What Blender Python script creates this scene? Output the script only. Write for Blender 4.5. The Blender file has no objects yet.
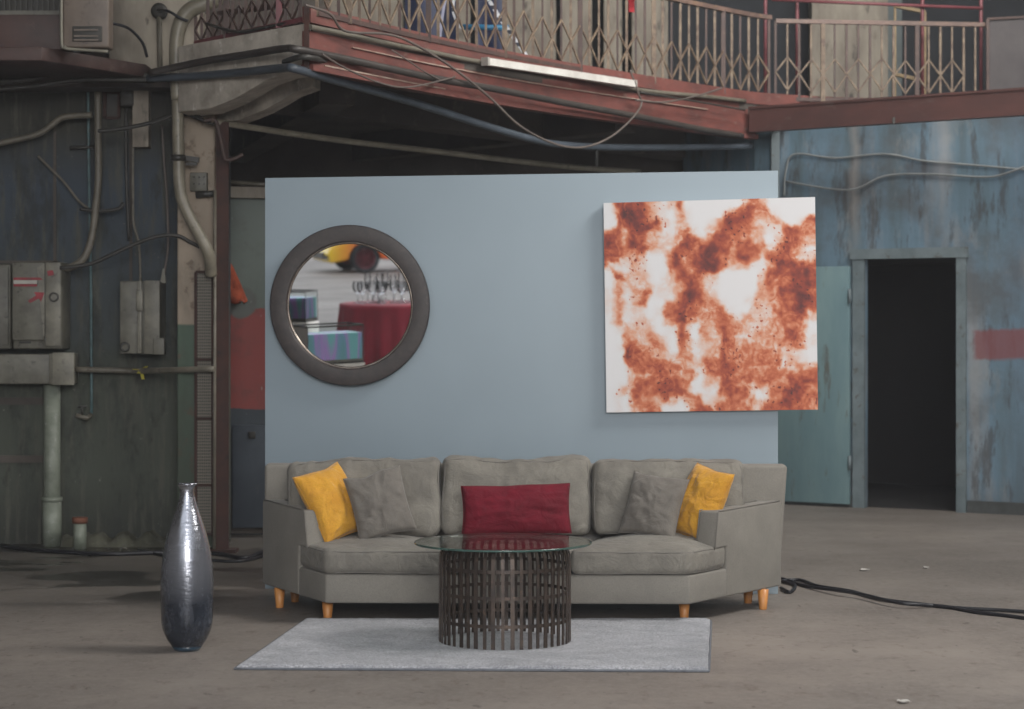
import bpy, bmesh, math, random
import numpy as np
from mathutils import Vector, Matrix, noise, Euler
random.seed(7)
PI = math.pi
C = bpy.context.scene.collection
scn = bpy.context.scene

# ------------------------------------------------------------------ camera, world, lights, exposure
F = 2170.0; CX = 512.0; HY = 327.0; CH = 1.52      # focal length in pixels, principal column, horizon row, eye height
cam_d = bpy.data.cameras.new('camera'); cam = bpy.data.objects.new('camera', cam_d); C.objects.link(cam)
cam.location = (0, 0, CH); cam.rotation_euler = (PI/2, 0, 0)
cam_d.sensor_width = 36; cam_d.lens = F/1024*36
cam_d.shift_y = -(354.5-HY)/1024
cam_d.clip_end = 300
cam_d.dof.use_dof = True; cam_d.dof.focus_distance = 11.2; cam_d.dof.aperture_fstop = 3.0
scn.camera = cam

world = bpy.data.worlds.new('hall_daylight'); scn.world = world; world.use_nodes = True
bg = world.node_tree.nodes['Background']; bg.inputs[0].default_value = (0.88, 0.93, 1.0, 1); bg.inputs[1].default_value = 0.60

def area(name, loc, target, sx, sy, power, col=(1, 1, 1)):
    l = bpy.data.lights.new(name, 'AREA'); l.shape = 'RECTANGLE'; l.size = sx; l.size_y = sy; l.energy = power; l.color = col
    o = bpy.data.objects.new(name, l); C.objects.link(o); o.location = loc
    o.rotation_euler = (Vector(target)-Vector(loc)).to_track_quat('-Z', 'Y').to_euler()
    return o
area('skylight', (4.6, 9.8, 6.7), (-0.3, 11.0, 0.2), 3.2, 3.2, 330, (1.0, 0.97, 0.93))
area('bay_door_light', (1.5, -6.0, 4.2), (-0.2, 12.0, 1.2), 5.0, 3.0, 520, (1.0, 0.97, 0.94))
area('upper_level_fill', (3.5, 14.5, 6.8), (0.8, 19.5, 4.2), 5.0, 1.5, 260, (1.0, 0.97, 0.93))  # added fill lamp brightening the upper piers; no window is there

scn.view_settings.view_transform = 'Standard'; scn.view_settings.look = 'None'
scn.view_settings.gamma = 1.0; scn.view_settings.use_curve_mapping = False
scn.view_settings.exposure = 1.05
try: scn.cycles.use_denoising = True
except Exception: pass

# ------------------------------------------------------------------ helpers
def P(px, py, Y):                                   # world point seen at a photo pixel at depth Y
    return Vector(((px-CX)*Y/F, Y, CH-(py-HY)*Y/F))
def lin(c):
    out = []
    for v in c:
        v = v/255.0
        out.append(v/12.92 if v <= 0.04045 else ((v+0.055)/1.055)**2.4)
    return tuple(out)+(1.0,)

class NT:
    def __init__(s, name):
        s.m = bpy.data.materials.new(name); s.m.use_nodes = True
        s.t = s.m.node_tree; s.n = s.t.nodes; s.l = s.t.links
        s.b = s.n['Principled BSDF']; s.co = s.n.new('ShaderNodeTexCoord')
    def node(s, typ, **kw):
        n = s.n.new(typ)
        for k, v in kw.items():
            if k in n.inputs: n.inputs[k].default_value = v
            else: setattr(n, k, v)
        return n
    def noise(s, scale, detail=6, rough=0.6, stretch=None, src='Object', dist=0.0):
        v = s.co.outputs[src]
        if stretch:
            mp = s.n.new('ShaderNodeMapping'); mp.inputs['Scale'].default_value = stretch; s.l.new(v, mp.inputs[0]); v = mp.outputs[0]
        n = s.n.new('ShaderNodeTexNoise'); n.inputs['Scale'].default_value = scale; n.inputs['Detail'].default_value = detail
        n.inputs['Roughness'].default_value = rough; n.inputs['Distortion'].default_value = dist
        s.l.new(v, n.inputs['Vector']); return n.outputs['Fac']
    def ramp(s, fac, stops, interp='LINEAR'):
        r = s.n.new('ShaderNodeValToRGB'); r.color_ramp.interpolation = interp
        el = r.color_ramp.elements
        while len(el) < len(stops): el.new(0.5)
        for e, (p, c) in zip(el, stops):
            e.position = p; e.color = c if len(c) == 4 else tuple(c)+(1,)
        s.l.new(fac, r.inputs[0]); return r.outputs[0]
    def val(s, fac, a, b, lo=0.0, hi=1.0):
        r = s.n.new('ShaderNodeMapRange'); r.inputs[1].default_value = a; r.inputs[2].default_value = b
        r.inputs[3].default_value = lo; r.inputs[4].default_value = hi
        s.l.new(fac, r.inputs[0]); return r.outputs[0]
    def mix(s, fac, a, b, mode='MIX'):
        m = s.n.new('ShaderNodeMix'); m.data_type = 'RGBA'; m.blend_type = mode
        for sock, v in ((m.inputs[0], fac), (m.inputs[6], a), (m.inputs[7], b)):
            if isinstance(v, (int, float)): sock.default_value = v
            elif isinstance(v, (tuple, list)): sock.default_value = v
            else: s.l.new(v, sock)
        return m.outputs[2]
    def math(s, op, a, b=0.0):
        m = s.n.new('ShaderNodeMath'); m.operation = op
        for i, v in enumerate((a, b)):
            if isinstance(v, (int, float)): m.inputs[i].default_value = v
            else: s.l.new(v, m.inputs[i])
        return m.outputs[0]
    def xyz(s, src='Object'):
        x = s.n.new('ShaderNodeSeparateXYZ'); s.l.new(s.co.outputs[src], x.inputs[0]); return x.outputs
    def col(s, c): 
        if isinstance(c, (tuple, list)): s.b.inputs['Base Color'].default_value = c
        else: s.l.new(c, s.b.inputs['Base Color'])
        return s
    def bump(s, h, strength=0.3, dist=0.01):
        b = s.n.new('ShaderNodeBump'); b.inputs['Strength'].default_value = strength; b.inputs['Distance'].default_value = dist
        s.l.new(h, b.inputs['Height']); s.l.new(b.outputs[0], s.b.inputs['Normal']); return s
    def set(s, **kw):
        for k, v in kw.items():
            k = k.replace('_', ' ')
            if isinstance(v, (int, float, tuple)): s.b.inputs[k].default_value = v
            else: s.l.new(v, s.b.inputs[k])
        return s

def worn(name, c1, c2=None, c3=None, scale=6, rough=0.7, metal=0.0, bump=0.2, stretch=None, amount=(0.35, 0.65), bdist=0.004):
    """paint / metal / concrete with blotches of dirt or rust"""
    t = NT(name); c2 = c2 or tuple(v*0.75 for v in c1)
    n = t.noise(scale, 8, 0.65, stretch)
    base = t.mix(t.val(n, amount[0], amount[1]), lin(c1), lin(c2))
    if c3:
        n2 = t.noise(scale*2.7, 8, 0.7, stretch)
        base = t.mix(t.val(n2, 0.58, 0.68), base, lin(c3))
    t.col(base).set(Roughness=rough, Metallic=metal)
    if bump: t.bump(t.noise(scale*6, 6, 0.7), bump, bdist)
    return t.m

class MB:
    """collects geometry in world coordinates; build() links ONE mesh object"""
    def __init__(s): s.v = []; s.f = []; s.sm = []
    def add(s, vs, fs, smooth=False):
        b = len(s.v); s.v += [Vector(v) for v in vs]
        for f in fs: s.f.append([b+i for i in f]); s.sm.append(smooth)
        return s
    def box(s, c, d, rot=None):
        x, y, z = (d[0]/2, d[1]/2, d[2]/2); R = rot if rot is not None else Matrix.Identity(3); c = Vector(c)
        vs = [c+R@Vector((sx*x, sy*y, sz*z)) for sx in (-1, 1) for sy in (-1, 1) for sz in (-1, 1)]
        return s.add(vs, [(0, 1, 3, 2), (4, 6, 7, 5), (0, 4, 5, 1), (2, 3, 7, 6), (0, 2, 6, 4), (1, 5, 7, 3)])
    def bar(s, a, b, w, d=None, up=(0, 0, 1)):      # rectangular bar from a to b
        a = Vector(a); b = Vector(b); d = d or w; z = (b-a).normalized(); u = Vector(up)
        if abs(z.dot(u)) > 0.98: u = Vector((0, 1, 0))
        x = u.cross(z).normalized(); y = z.cross(x)
        R = Matrix((x, y, z)).transposed()
        return s.box((a+b)/2, (w, d, (b-a).length), R)
    def prism(s, poly, ex):                         # poly: list of 3-D points, ex: extrusion vector
        n = len(poly); ex = Vector(ex); a = [Vector(p) for p in poly]
        return s.add(a+[p+ex for p in a], [tuple(range(n))[::-1], tuple(range(n, 2*n))]+[(i, (i+1) % n, n+(i+1) % n, n+i) for i in range(n)])
    def tube(s, pts, r, seg=8, smooth=True, caps=True, res=0):
        pts = [Vector(p) for p in pts]
        if res: pts = spline(pts, res)
        rr = r if isinstance(r, (list, tuple)) else None
        n = len(pts); vs = []; fs = []
        t0 = (pts[1]-pts[0]).normalized(); u = Vector((0, 0, 1)) if abs(t0.z) < 0.9 else Vector((0, 1, 0))
        x = u.cross(t0).normalized()
        for i, p in enumerate(pts):
            t = (pts[min(i+1, n-1)]-pts[max(i-1, 0)]).normalized()
            x = (x-t*x.dot(t)).normalized(); y = t.cross(x)
            q = (rr[0]+(rr[1]-rr[0])*i/(n-1)) if rr else r
            vs += [p+x*q*math.cos(2*PI*k/seg)+y*q*math.sin(2*PI*k/seg) for k in range(seg)]
        for i in range(n-1):
            for k in range(seg): fs.append((i*seg+k, i*seg+(k+1) % seg, (i+1)*seg+(k+1) % seg, (i+1)*seg+k))
        s.add(vs, fs, smooth)
        if caps:
            b = len(s.v)-n*seg
            s.f.append([b+k for k in range(seg)][::-1]); s.f.append([b+(n-1)*seg+k for k in range(seg)]); s.sm += [False, False]
        return s
    def lathe(s, prof, c, seg=32, axis=(0, 0, 1), smooth=True):   # prof: (radius, height)
        z = Vector(axis).normalized(); u = Vector((0, 1, 0)) if abs(z.y) < 0.9 else Vector((1, 0, 0))
        x = u.cross(z).normalized(); y = z.cross(x); c = Vector(c); n = len(prof); vs = []
        for r, h in prof: vs += [c+z*h+x*max(r, 1e-5)*math.cos(2*PI*k/seg)+y*max(r, 1e-5)*math.sin(2*PI*k/seg) for k in range(seg)]
        return s.add(vs, [(i*seg+k, i*seg+(k+1) % seg, (i+1)*seg+(k+1) % seg, (i+1)*seg+k) for i in range(n-1) for k in range(seg)], smooth)
    def ball(s, c, r, seg=12, sc=(1, 1, 1)):
        c = Vector(c); vs = []; m = seg//2
        for i in range(m+1):
            a = PI*i/m
            vs += [c+Vector((r*sc[0]*math.sin(a)*math.cos(2*PI*k/seg), r*sc[1]*math.sin(a)*math.sin(2*PI*k/seg), r*sc[2]*math.cos(a))) for k in range(seg)]
        return s.add(vs, [(i*seg+k, (i+1)*seg+k, (i+1)*seg+(k+1) % seg, i*seg+(k+1) % seg) for i in range(m) for k in range(seg)], True)
    def grid(s, fn, nu, nv, smooth=True):
        vs = [fn(i/(nu-1), j/(nv-1)) for j in range(nv) for i in range(nu)]
        return s.add(vs, [(j*nu+i, j*nu+i+1, (j+1)*nu+i+1, (j+1)*nu+i) for j in range(nv-1) for i in range(nu-1)], smooth)
    def quad(s, a, b, c, d, t=0.0):
        if t:
            n = (Vector(b)-Vector(a)).cross(Vector(d)-Vector(a)).normalized()*t
            return s.prism([a, b, c, d], -n)
        return s.add([a, b, c, d], [(0, 1, 2, 3)])
    def build(s, name, mat, parent=None, loc=None, bevel=0.0, seg=2, fn=None, weld=True, sub=0, split=40):
        me = bpy.data.meshes.new(name)
        base = Vector((0, 0, 0))
        if parent is not None: base = world_loc(parent)
        elif loc is not None: base = Vector(loc)
        me.from_pydata([tuple(v-base) for v in s.v], [], s.f)
        bm = bmesh.new(); bm.from_mesh(me)
        for f, sm in zip(bm.faces, s.sm): f.smooth = sm
        if weld: bmesh.ops.remove_doubles(bm, verts=bm.verts, dist=1e-5)
        bmesh.ops.recalc_face_normals(bm, faces=bm.faces)
        if bevel:
            ed = [e for e in bm.edges if len(e.link_faces) == 2 and e.calc_face_angle(0) > math.radians(split)]
            bmesh.ops.bevel(bm, geom=ed, offset=bevel, segments=seg, profile=0.5, affect='EDGES', clamp_overlap=True)
            for f in bm.faces: f.smooth = True
        if fn:
            bm.normal_update()
            for v in bm.verts: v.co += fn(v.co+base, v.normal)
        bm.to_mesh(me); bm.free()
        me.materials.append(mat)
        o = bpy.data.objects.new(name, me); C.objects.link(o)
        if parent is not None: o.parent = parent
        elif loc is not None: o.location = loc
        if bevel:
            try: me.set_sharp_from_angle(angle=math.radians(50))
            except Exception: pass
        if sub:
            m = o.modifiers.new('sub', 'SUBSURF'); m.levels = sub; m.render_levels = sub
        return o
def world_loc(o):
    v = Vector((0, 0, 0))
    while o is not None: v += o.location; o = o.parent
    return v
def spline(pts, res=6):
    out = []
    n = len(pts)
    for i in range(n-1):
        p0 = pts[max(i-1, 0)]; p1 = pts[i]; p2 = pts[i+1]; p3 = pts[min(i+2, n-1)]
        for k in range(res):
            t = k/res
            out.append(0.5*((2*p1)+(p2-p0)*t+(2*p0-5*p1+4*p2-p3)*t*t+(3*p1-p0-3*p2+p3)*t**3))
    out.append(pts[-1]); return out
def tag(o, label, cat, group=None, kind=None):
    o['label'] = label; o['category'] = cat
    if group: o['group'] = group
    if kind: o['kind'] = kind
    return o
def thing(name, label, cat, loc, group=None):
    o = bpy.data.objects.new(name, None); C.objects.link(o); o.location = loc; o.empty_display_size = 0.1
    return tag(o, label, cat, group)
def struct(o, label=None):
    o['kind'] = 'structure'
    if label: o['label'] = label
    return o
def nz(v, s): return noise.noise(Vector(v)*s)

# ------------------------------------------------------------------ materials
M = {}
# concrete floor: beige grey with broad stains, streaks, damp patches near the left wall
t = NT('concrete_floor')
n1 = t.noise(0.55, 8, 0.62); n2 = t.noise(3.0, 10, 0.72, (1.5, 1, 1)); n3 = t.noise(20, 8, 0.78, (1.4, 1, 1))
base = t.mix(t.val(n1, 0.36, 0.64), lin((108, 101, 95)), lin((144, 135, 127)))
base = t.mix(t.val(n2, 0.52, 0.72, 0, 0.5), base, lin((96, 89, 84)))
n4 = t.noise(6.5, 9, 0.7, (1.6, 0.9, 1)); base = t.mix(t.val(n4, 0.56, 0.66, 0, 0.6), base, lin((92, 78, 70)))
base = t.mix(t.val(n3, 0.45, 0.62, 0.0, 0.4), base, lin((150, 143, 137)))
nw = t.noise(10, 7, 0.7, (1.7, 0.9, 1), dist=0.5); base = t.mix(t.val(nw, 0.62, 0.67, 0, 0.7), base, lin((74, 66, 61)))
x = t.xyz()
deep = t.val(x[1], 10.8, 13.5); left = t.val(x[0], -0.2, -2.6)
rear_darkening = t.math('MULTIPLY', deep, t.val(x[0], 1.0, -1.6, 0.28, 0.72))
base = t.mix(rear_darkening, base, lin((58, 56, 50)))  # floor colour darkens towards the back and the left
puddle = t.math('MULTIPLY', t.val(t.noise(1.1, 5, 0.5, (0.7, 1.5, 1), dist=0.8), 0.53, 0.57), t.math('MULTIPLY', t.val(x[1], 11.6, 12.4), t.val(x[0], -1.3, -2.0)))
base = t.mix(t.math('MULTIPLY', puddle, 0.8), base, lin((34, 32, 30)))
rg = t.math('SUBTRACT', t.val(n1, 0.3, 0.7, 0.72, 0.5), t.math('MULTIPLY', puddle, 0.3))
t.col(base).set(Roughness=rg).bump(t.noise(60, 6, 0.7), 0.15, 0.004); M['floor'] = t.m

# left wall: blue-grey above, dull green below, grime and drips
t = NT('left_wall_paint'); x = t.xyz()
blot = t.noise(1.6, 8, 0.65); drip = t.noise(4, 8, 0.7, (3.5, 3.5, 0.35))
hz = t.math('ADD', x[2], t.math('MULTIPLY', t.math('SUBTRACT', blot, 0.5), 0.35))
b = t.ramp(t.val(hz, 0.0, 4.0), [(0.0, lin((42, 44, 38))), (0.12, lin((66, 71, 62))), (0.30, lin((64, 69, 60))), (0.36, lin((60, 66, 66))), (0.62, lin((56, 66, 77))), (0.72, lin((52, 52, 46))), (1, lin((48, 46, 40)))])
b = t.mix(t.val(drip, 0.5, 0.62, 0, 0.75), b, lin((80, 80, 70)))
b = t.mix(t.val(t.noise(2.6, 10, 0.75, (1.5, 1.5, 0.6)), 0.5, 0.6, 0, 0.6), b, lin((34, 36, 34)))
b = t.mix(t.val(t.noise(22, 4, 0.7), 0.68, 0.72, 0, 0.7), b, lin((112, 112, 102)))
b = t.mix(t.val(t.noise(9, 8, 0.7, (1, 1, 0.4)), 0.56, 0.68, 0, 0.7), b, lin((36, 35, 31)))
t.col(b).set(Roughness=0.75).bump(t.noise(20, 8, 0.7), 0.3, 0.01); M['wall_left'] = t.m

# right wall: weathered blue with vertical washes, rusty smears, a red painted band
t = NT('right_wall_paint'); x = t.xyz()
wash = t.noise(2.2, 8, 0.6, (1.6, 1.6, 0.16)); blot = t.noise(1.3, 8, 0.65)
b = t.ramp(wash, [(0.3, lin((80, 92, 98))), (0.45, lin((90, 112, 124))), (0.56, lin((98, 122, 138))), (0.68, lin((128, 134, 138)))])
b = t.mix(t.val(blot, 0.46, 0.62, 0, 0.75), b, lin((80, 80, 80)))
b = t.mix(t.val(t.noise(2.4, 8, 0.7, (1.2, 1.2, 0.5)), 0.54, 0.66, 0, 0.5), b, lin((140, 140, 138)))
b = t.mix(t.val(t.noise(5, 8, 0.7, (1.5, 1.5, 0.35)), 0.54, 0.62, 0, 0.7), b, lin((66, 64, 64)))
b = t.mix(t.math('MULTIPLY', t.val(x[0], 3.9, 4.3), 0.45), b, lin((76, 94, 114)))
def band(sock, lo, hi, soft):
    a = t.val(sock, lo-soft, lo+soft); c = t.val(sock, hi+soft, hi-soft); return t.math('MULTIPLY', a, c)
jig = t.math('MULTIPLY', t.math('SUBTRACT', t.noise(4, 6, 0.7), 0.5), 0.12)
zj = t.math('ADD', x[2], jig); xj = t.math('ADD', x[0], jig)
red = t.math('MULTIPLY', band(zj, 1.26, 1.50, 0.015), t.val(xj, 3.76, 3.80))
b = t.mix(t.math('MULTIPLY', red, 0.8), b, lin((118, 66, 68)))
dk = t.math('MULTIPLY', band(zj, 2.74, 2.88, 0.02), band(xj, 3.26, 3.62, 0.02))
b = t.mix(t.math('MULTIPLY', dk, 0.6), b, lin((66, 66, 70)))
wht = t.math('MULTIPLY', band(xj, 3.50, 3.60, 0.04), t.val(x[2], 2.1, 2.9)); b = t.mix(t.math('MULTIPLY', wht, 0.55), b, lin((150, 152, 154)))
whb = t.math('MULTIPLY', band(xj, 2.86, 2.92, 0.03), t.val(x[2], 2.0, 2.5)); b = t.mix(t.math('MULTIPLY', whb, 0.6), b, lin((146, 142, 138)))
b = t.mix(t.val(x[2], 0.35, 0.0, 0, 0.4), b, lin((62, 64, 64)))
t.col(b).set(Roughness=0.6).bump(t.noise(16, 8, 0.7), 0.25, 0.01); M['wall_right'] = t.m

# recess partition: sage above, red dado with splashes
t = NT('recess_paint'); x = t.xyz()
jig = t.math('MULTIPLY', t.math('SUBTRACT', t.noise(6, 6, 0.7), 0.5), 0.05)
zj = t.math('ADD', x[2], jig)
b = t.mix(t.val(zj, 1.655, 1.665), lin((136, 62, 58)), lin((98, 108, 102)))
b = t.mix(t.val(zj, 0.925, 0.915), b, lin((56, 64, 72)))
sx = t.math('SUBTRACT', x[0], -1.985); sz = t.math('SUBTRACT', zj, 1.70)
rr_ = t.math('SQRT', t.math('ADD', t.math('MULTIPLY', sx, sx), t.math('MULTIPLY', sz, sz)))
b = t.mix(t.val(rr_, 0.125, 0.105), b, lin((92, 96, 92)))
b = t.mix(t.val(t.noise(3, 8, 0.7), 0.52, 0.7, 0, 0.5), b, lin((72, 62, 58)))
b = t.mix(t.val(t.noise(14, 6, 0.7, (2, 2, 0.5)), 0.68, 0.72, 0, 0.9), b, lin((176, 190, 190)))
t.col(b).set(Roughness=0.55).bump(t.noise(16, 6, 0.7), 0.2, 0.006); M['recess'] = t.m

M['dark_wall'] = worn('brown_grey_plaster', (88, 81, 75), (66, 61, 57), (104, 95, 86), 1.4, 0.85)  # dark blotched brown-grey plaster, shared by back wall and underside
M['upper_wall'] = worn('upper_cream_plaster', (166, 158, 144), (126, 118, 108), (82, 76, 72), 2.6, 0.8, stretch=(1.6, 1.6, 0.5))
M['upper_dark'] = worn('dark_opening_fill', (42, 46, 52), (34, 37, 42), None, 2, 0.8)
M['roof'] = worn('roof_sheet', (70, 66, 62), (50, 47, 44), None, 2, 0.8)
M['side_wall'] = worn('side_wall_brick', (96, 90, 84), (70, 66, 60), None, 1.2, 0.85)
M['concrete'] = worn('pale_concrete_beam', (206, 198, 186), (150, 142, 131), (218, 214, 206), 4.0, 0.8, bump=0.3)
# column: cream flaking above, mint green below
t = NT('column_paint'); x = t.xyz(); n = t.noise(9, 8, 0.7)
zj = t.math('ADD', x[2], t.math('MULTIPLY', t.math('SUBTRACT', n, 0.5), 0.03))
b = t.mix(t.val(zj, 1.53, 1.545), lin((82, 100, 86)), lin((156, 142, 126)))
b = t.mix(t.val(n, 0.55, 0.62, 0, 0.75), b, lin((104, 86, 72)))
b = t.mix(t.val(t.noise(3, 8, 0.7, (1, 1, 0.4)), 0.48, 0.7, 0, 0.6), b, lin((70, 72, 62)))
b = t.mix(t.val(x[2], 1.2, 0.1, 0, 0.75), b, lin((56, 60, 50)))
t.col(b).set(Roughness=0.7).bump(n, 0.4, 0.01); M['column'] = t.m

M['red_steel'] = worn('flaking_red_beam', (122, 72, 65), (94, 60, 56), (120, 96, 88), 3.4, 0.55, bump=0.25, stretch=(1, 1, 2.5))
M['red_steel_dark'] = worn('brown_red_beam', (86, 55, 51), (70, 48, 46), (84, 66, 62), 2.2, 0.55, bump=0.2, stretch=(1, 1, 2.5))
M['ledge_red'] = worn('brown_ledge', (74, 54, 50), (56, 43, 41), (88, 72, 66), 4, 0.6)
M['rust_bar'] = worn('rusty_cream_bars', (132, 116, 97), (82, 64, 54), (70, 46, 40), 14, 0.6)
M['rust_dark'] = worn('dark_rusty_bars', (84, 64, 58), (64, 52, 50), (104, 88, 76), 9, 0.6)
M['pink_bar'] = worn('red_tubes', (124, 68, 74), (104, 58, 62), (90, 68, 66), 9, 0.5)
M['brown_post'] = worn('brown_steel_post', (66, 39, 32), (46, 30, 26), (36, 28, 27), 5, 0.8)
M['rail_top'] = worn('worn_top_rail', (120, 98, 88), (92, 76, 70), (140, 112, 80), 6, 0.5)
M['pipe_blue'] = worn('blue_grey_hose', (78, 86, 95), (62, 69, 77), None, 5, 0.4, bump=0.05)
M['pipe_brown'] = worn('brown_grey_pipe', (66, 60, 56), (50, 46, 44), None, 5, 0.5, bump=0.05)
M['pipe_grey'] = worn('grey_conduit', (116, 110, 98), (92, 88, 78), (74, 68, 58), 5, 0.5, bump=0.1)
M['duct_grey'] = worn('pale_duct', (136, 130, 114), (108, 102, 90), (82, 76, 66), 5, 0.42, bump=0.1)
M['pipe_pale'] = worn('pale_green_pipe', (134, 140, 128), (104, 110, 98), (152, 154, 148), 7, 0.5, bump=0.1)
M['pipe_dark'] = worn('dark_conduit', (62, 60, 56), (46, 45, 43), None, 5, 0.5, bump=0.05)
M['teal_pipe'] = worn('teal_thin_pipe', (84, 112, 116), (64, 84, 86), (96, 92, 84), 8, 0.5, bump=0.0)
M['box_grey'] = worn('grey_enamel_box', (106, 104, 94), (80, 78, 69), (56, 53, 47), 7, 0.5, bump=0.1)
M['box_pale'] = worn('pale_enamel_box', (128, 125, 112), (98, 95, 86), (66, 63, 56), 7, 0.5, bump=0.1)
M['box_dark'] = worn('dark_box', (56, 54, 50), (42, 41, 38), None, 5, 0.6, bump=0.05)
M['ac_shell'] = worn('aged_appliance_shell', (112, 100, 90), (92, 82, 74), (72, 64, 58), 4, 0.5, bump=0.05)
M['red_paint'] = worn('red_marking', (148, 34, 46), (96, 30, 36), None, 14, 0.5, bump=0)
M['white_paint'] = worn('white_marking', (170, 168, 160), (150, 146, 140), None, 8, 0.5, bump=0)
M['white_batten'] = worn('white_batten', (214, 212, 206), (190, 186, 180), None, 5, 0.4, bump=0)
M['cream_wood'] = worn('cream_strip', (170, 156, 142), (150, 120, 108), None, 12, 0.6, bump=0)
M['navy'] = worn('navy_tarp', (36, 46, 78), (28, 36, 60), None, 3, 0.6)
M['blue_rod'] = worn('bright_blue_rod', (52, 128, 168), (44, 110, 150), None, 8, 0.4, bump=0)
M['red_cloth'] = worn('red_rag', (188, 40, 52), (160, 34, 44), None, 6, 0.8, bump=0.1)
M['orange_cloth'] = worn('orange_rag', (172, 78, 46), (122, 54, 34), None, 16, 0.85, bump=0.3)
M['plank'] = worn('yellow_plank', (156, 136, 104), (124, 106, 80), None, 6, 0.7)
M['blue_door'] = worn('slate_blue_door', (66, 74, 84), (54, 61, 70), (78, 82, 86), 3, 0.55)
M['teal_door'] = worn('teal_door_leaf', (116, 140, 142), (98, 124, 130), (88, 92, 88), 2.2, 0.5, stretch=(1.5, 1.5, 0.4))
M['door_frame'] = worn('blue_grey_door_frame', (112, 124, 128), (90, 102, 106), (80, 74, 68), 4, 0.6)
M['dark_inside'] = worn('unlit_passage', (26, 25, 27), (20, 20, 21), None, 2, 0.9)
M['screen'] = worn('grey_screen', (88, 84, 84), (74, 70, 72), None, 3, 0.8)
M['curb'] = worn('broken_mortar', (92, 92, 78), (66, 66, 56), (110, 108, 96), 8, 0.9, bump=0.6, bdist=0.02)
M['cable'] = worn('black_rubber_cable', (34, 35, 40), (28, 28, 32), None, 6, 0.45, bump=0)
M['wire_pale'] = worn('pale_wire', (134, 138, 138), (112, 116, 116), None, 6, 0.5, bump=0)
M['wire_grey'] = worn('grey_wire', (104, 94, 88), (84, 78, 74), None, 6, 0.5, bump=0)
M['paper'] = worn('paper_scrap', (200, 196, 190), (180, 176, 170), None, 12, 0.8, bump=0)
M['yellow_ribbon'] = worn('yellow_ribbon', (186, 176, 70), (160, 150, 60), None, 12, 0.7, bump=0)
M['rust'] = worn('rust_collar', (120, 76, 58), (96, 60, 46), None, 12, 0.8)
# wire mesh
t = NT('perforated_mesh'); x = t.xyz()
wv = t.math('MAXIMUM', t.math('SINE', t.math('MULTIPLY', x[2], 300)), t.math('SINE', t.math('MULTIPLY', x[0], 420)))
t.col(t.mix(t.val(wv, 0.2, 0.8), lin((58, 54, 48)), lin((112, 106, 94)))).set(Roughness=0.6); M['mesh'] = t.m

# backdrop panel
t = NT('backdrop_paint')
t.col(t.mix(t.val(t.noise(1.2, 4, 0.5), 0.35, 0.65), lin((140, 154, 163)), lin((145, 159, 168)))).set(Roughness=0.55)
t.bump(t.noise(60, 4, 0.6, (1, 1, 1)), 0.04, 0.002); M['panel'] = t.m
M['panel_edge'] = worn('panel_edge', (140, 152, 160), (120, 130, 138), None, 6, 0.7, bump=0)
# fabrics
def fabric(name, c1, c2, scale=5, weave=900, sheen=0.2, bump=0.25, rough=0.9, wr=0.0):
    sheen = sheen*0.6
    t = NT(name)
    n = t.noise(scale, 6, 0.6); b = t.mix(t.val(n, 0.35, 0.65), lin(c1), lin(c2))
    w = t.noise(weave, 2, 0.5, (1, 1, 0.35)); w2 = t.noise(weave, 2, 0.5, (0.35, 0.35, 1))
    ww = t.math('MULTIPLY', t.math('ADD', w, w2), 0.5)
    b = t.mix(t.val(ww, 0.4, 0.62, 0, 0.28), b, lin(tuple(v*0.72 for v in c1)))
    t.col(b).set(Roughness=rough); t.set(Sheen_Weight=sheen, Sheen_Roughness=0.4)
    h = ww
    if wr: h = t.math('ADD', t.math('MULTIPLY', ww, 0.15), t.math('MULTIPLY', t.noise(wr, 3, 0.5, None, dist=1.2), 1.0))
    t.bump(h, bump if not wr else bump*2.0, 0.004 if not wr else 0.02)
    return t.m
M['sofa'] = fabric('grey_sofa_linen', (132, 128, 120), (121, 117, 110), 4, 260, 0.15, 0.3)
M['sofa_cushion'] = fabric('grey_cushion_linen', (132, 128, 119), (112, 108, 101), 6, 260, 0.15, 0.35, wr=9)
M['piping'] = fabric('sofa_piping', (122, 118, 112), (114, 110, 104), 4, 260, 0.1, 0.2)
M['yellow_v'] = fabric('mustard_velvet', (214, 158, 52), (196, 138, 42), 7, 300, 0.35, 0.4, wr=13)
M['grey_v'] = fabric('taupe_velvet', (118, 113, 106), (104, 99, 93), 7, 300, 0.35, 0.35, wr=9)
M['red_v'] = fabric('crimson_velvet', (112, 0, 30), (92, 0, 22), 7, 300, 0.0, 0.35, wr=11)
M['red_cover'] = fabric('red_table_cover', (150, 34, 54), (128, 26, 44), 3, 200, 0.2, 0.2)
t = NT('silver_grey_rug')
n = t.noise(5, 8, 0.7, (1, 1.6, 1)); n2 = t.noise(110, 4, 0.7); n3 = t.noise(1.3, 5, 0.5)
b = t.mix(t.val(n, 0.38, 0.62), lin((156, 158, 166)), lin((196, 197, 203)))
b = t.mix(t.val(n3, 0.5, 0.66, 0, 0.5), b, lin((138, 139, 144)))
b = t.mix(t.val(t.noise(14, 6, 0.75, (2.5, 1, 1)), 0.5, 0.68, 0, 0.45), b, lin((128, 128, 132)))
b = t.mix(t.val(n2, 0.40, 0.58, 0.75, 0), b, lin((104, 106, 112)))
t.col(b).set(Roughness=0.95, Sheen_Weight=0.4).bump(n2, 0.9, 0.012); M['rug'] = t.m
M['rug_edge'] = worn('rug_binding', (112, 116, 122), (96, 98, 104), None, 30, 0.9)
t = NT('honey_beech'); n = t.noise(8, 6, 0.6, (6, 6, 0.6))
t.col(t.mix(t.val(n, 0.3, 0.7), lin((206, 146, 84)), lin((176, 112, 58)))).set(Roughness=0.4); M['wood_leg'] = t.m
M['bronze'] = worn('bronze_slats', (84, 72, 64), (62, 56, 54), (104, 86, 74), 14, 0.42, metal=0.55, bump=0.1)
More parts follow.
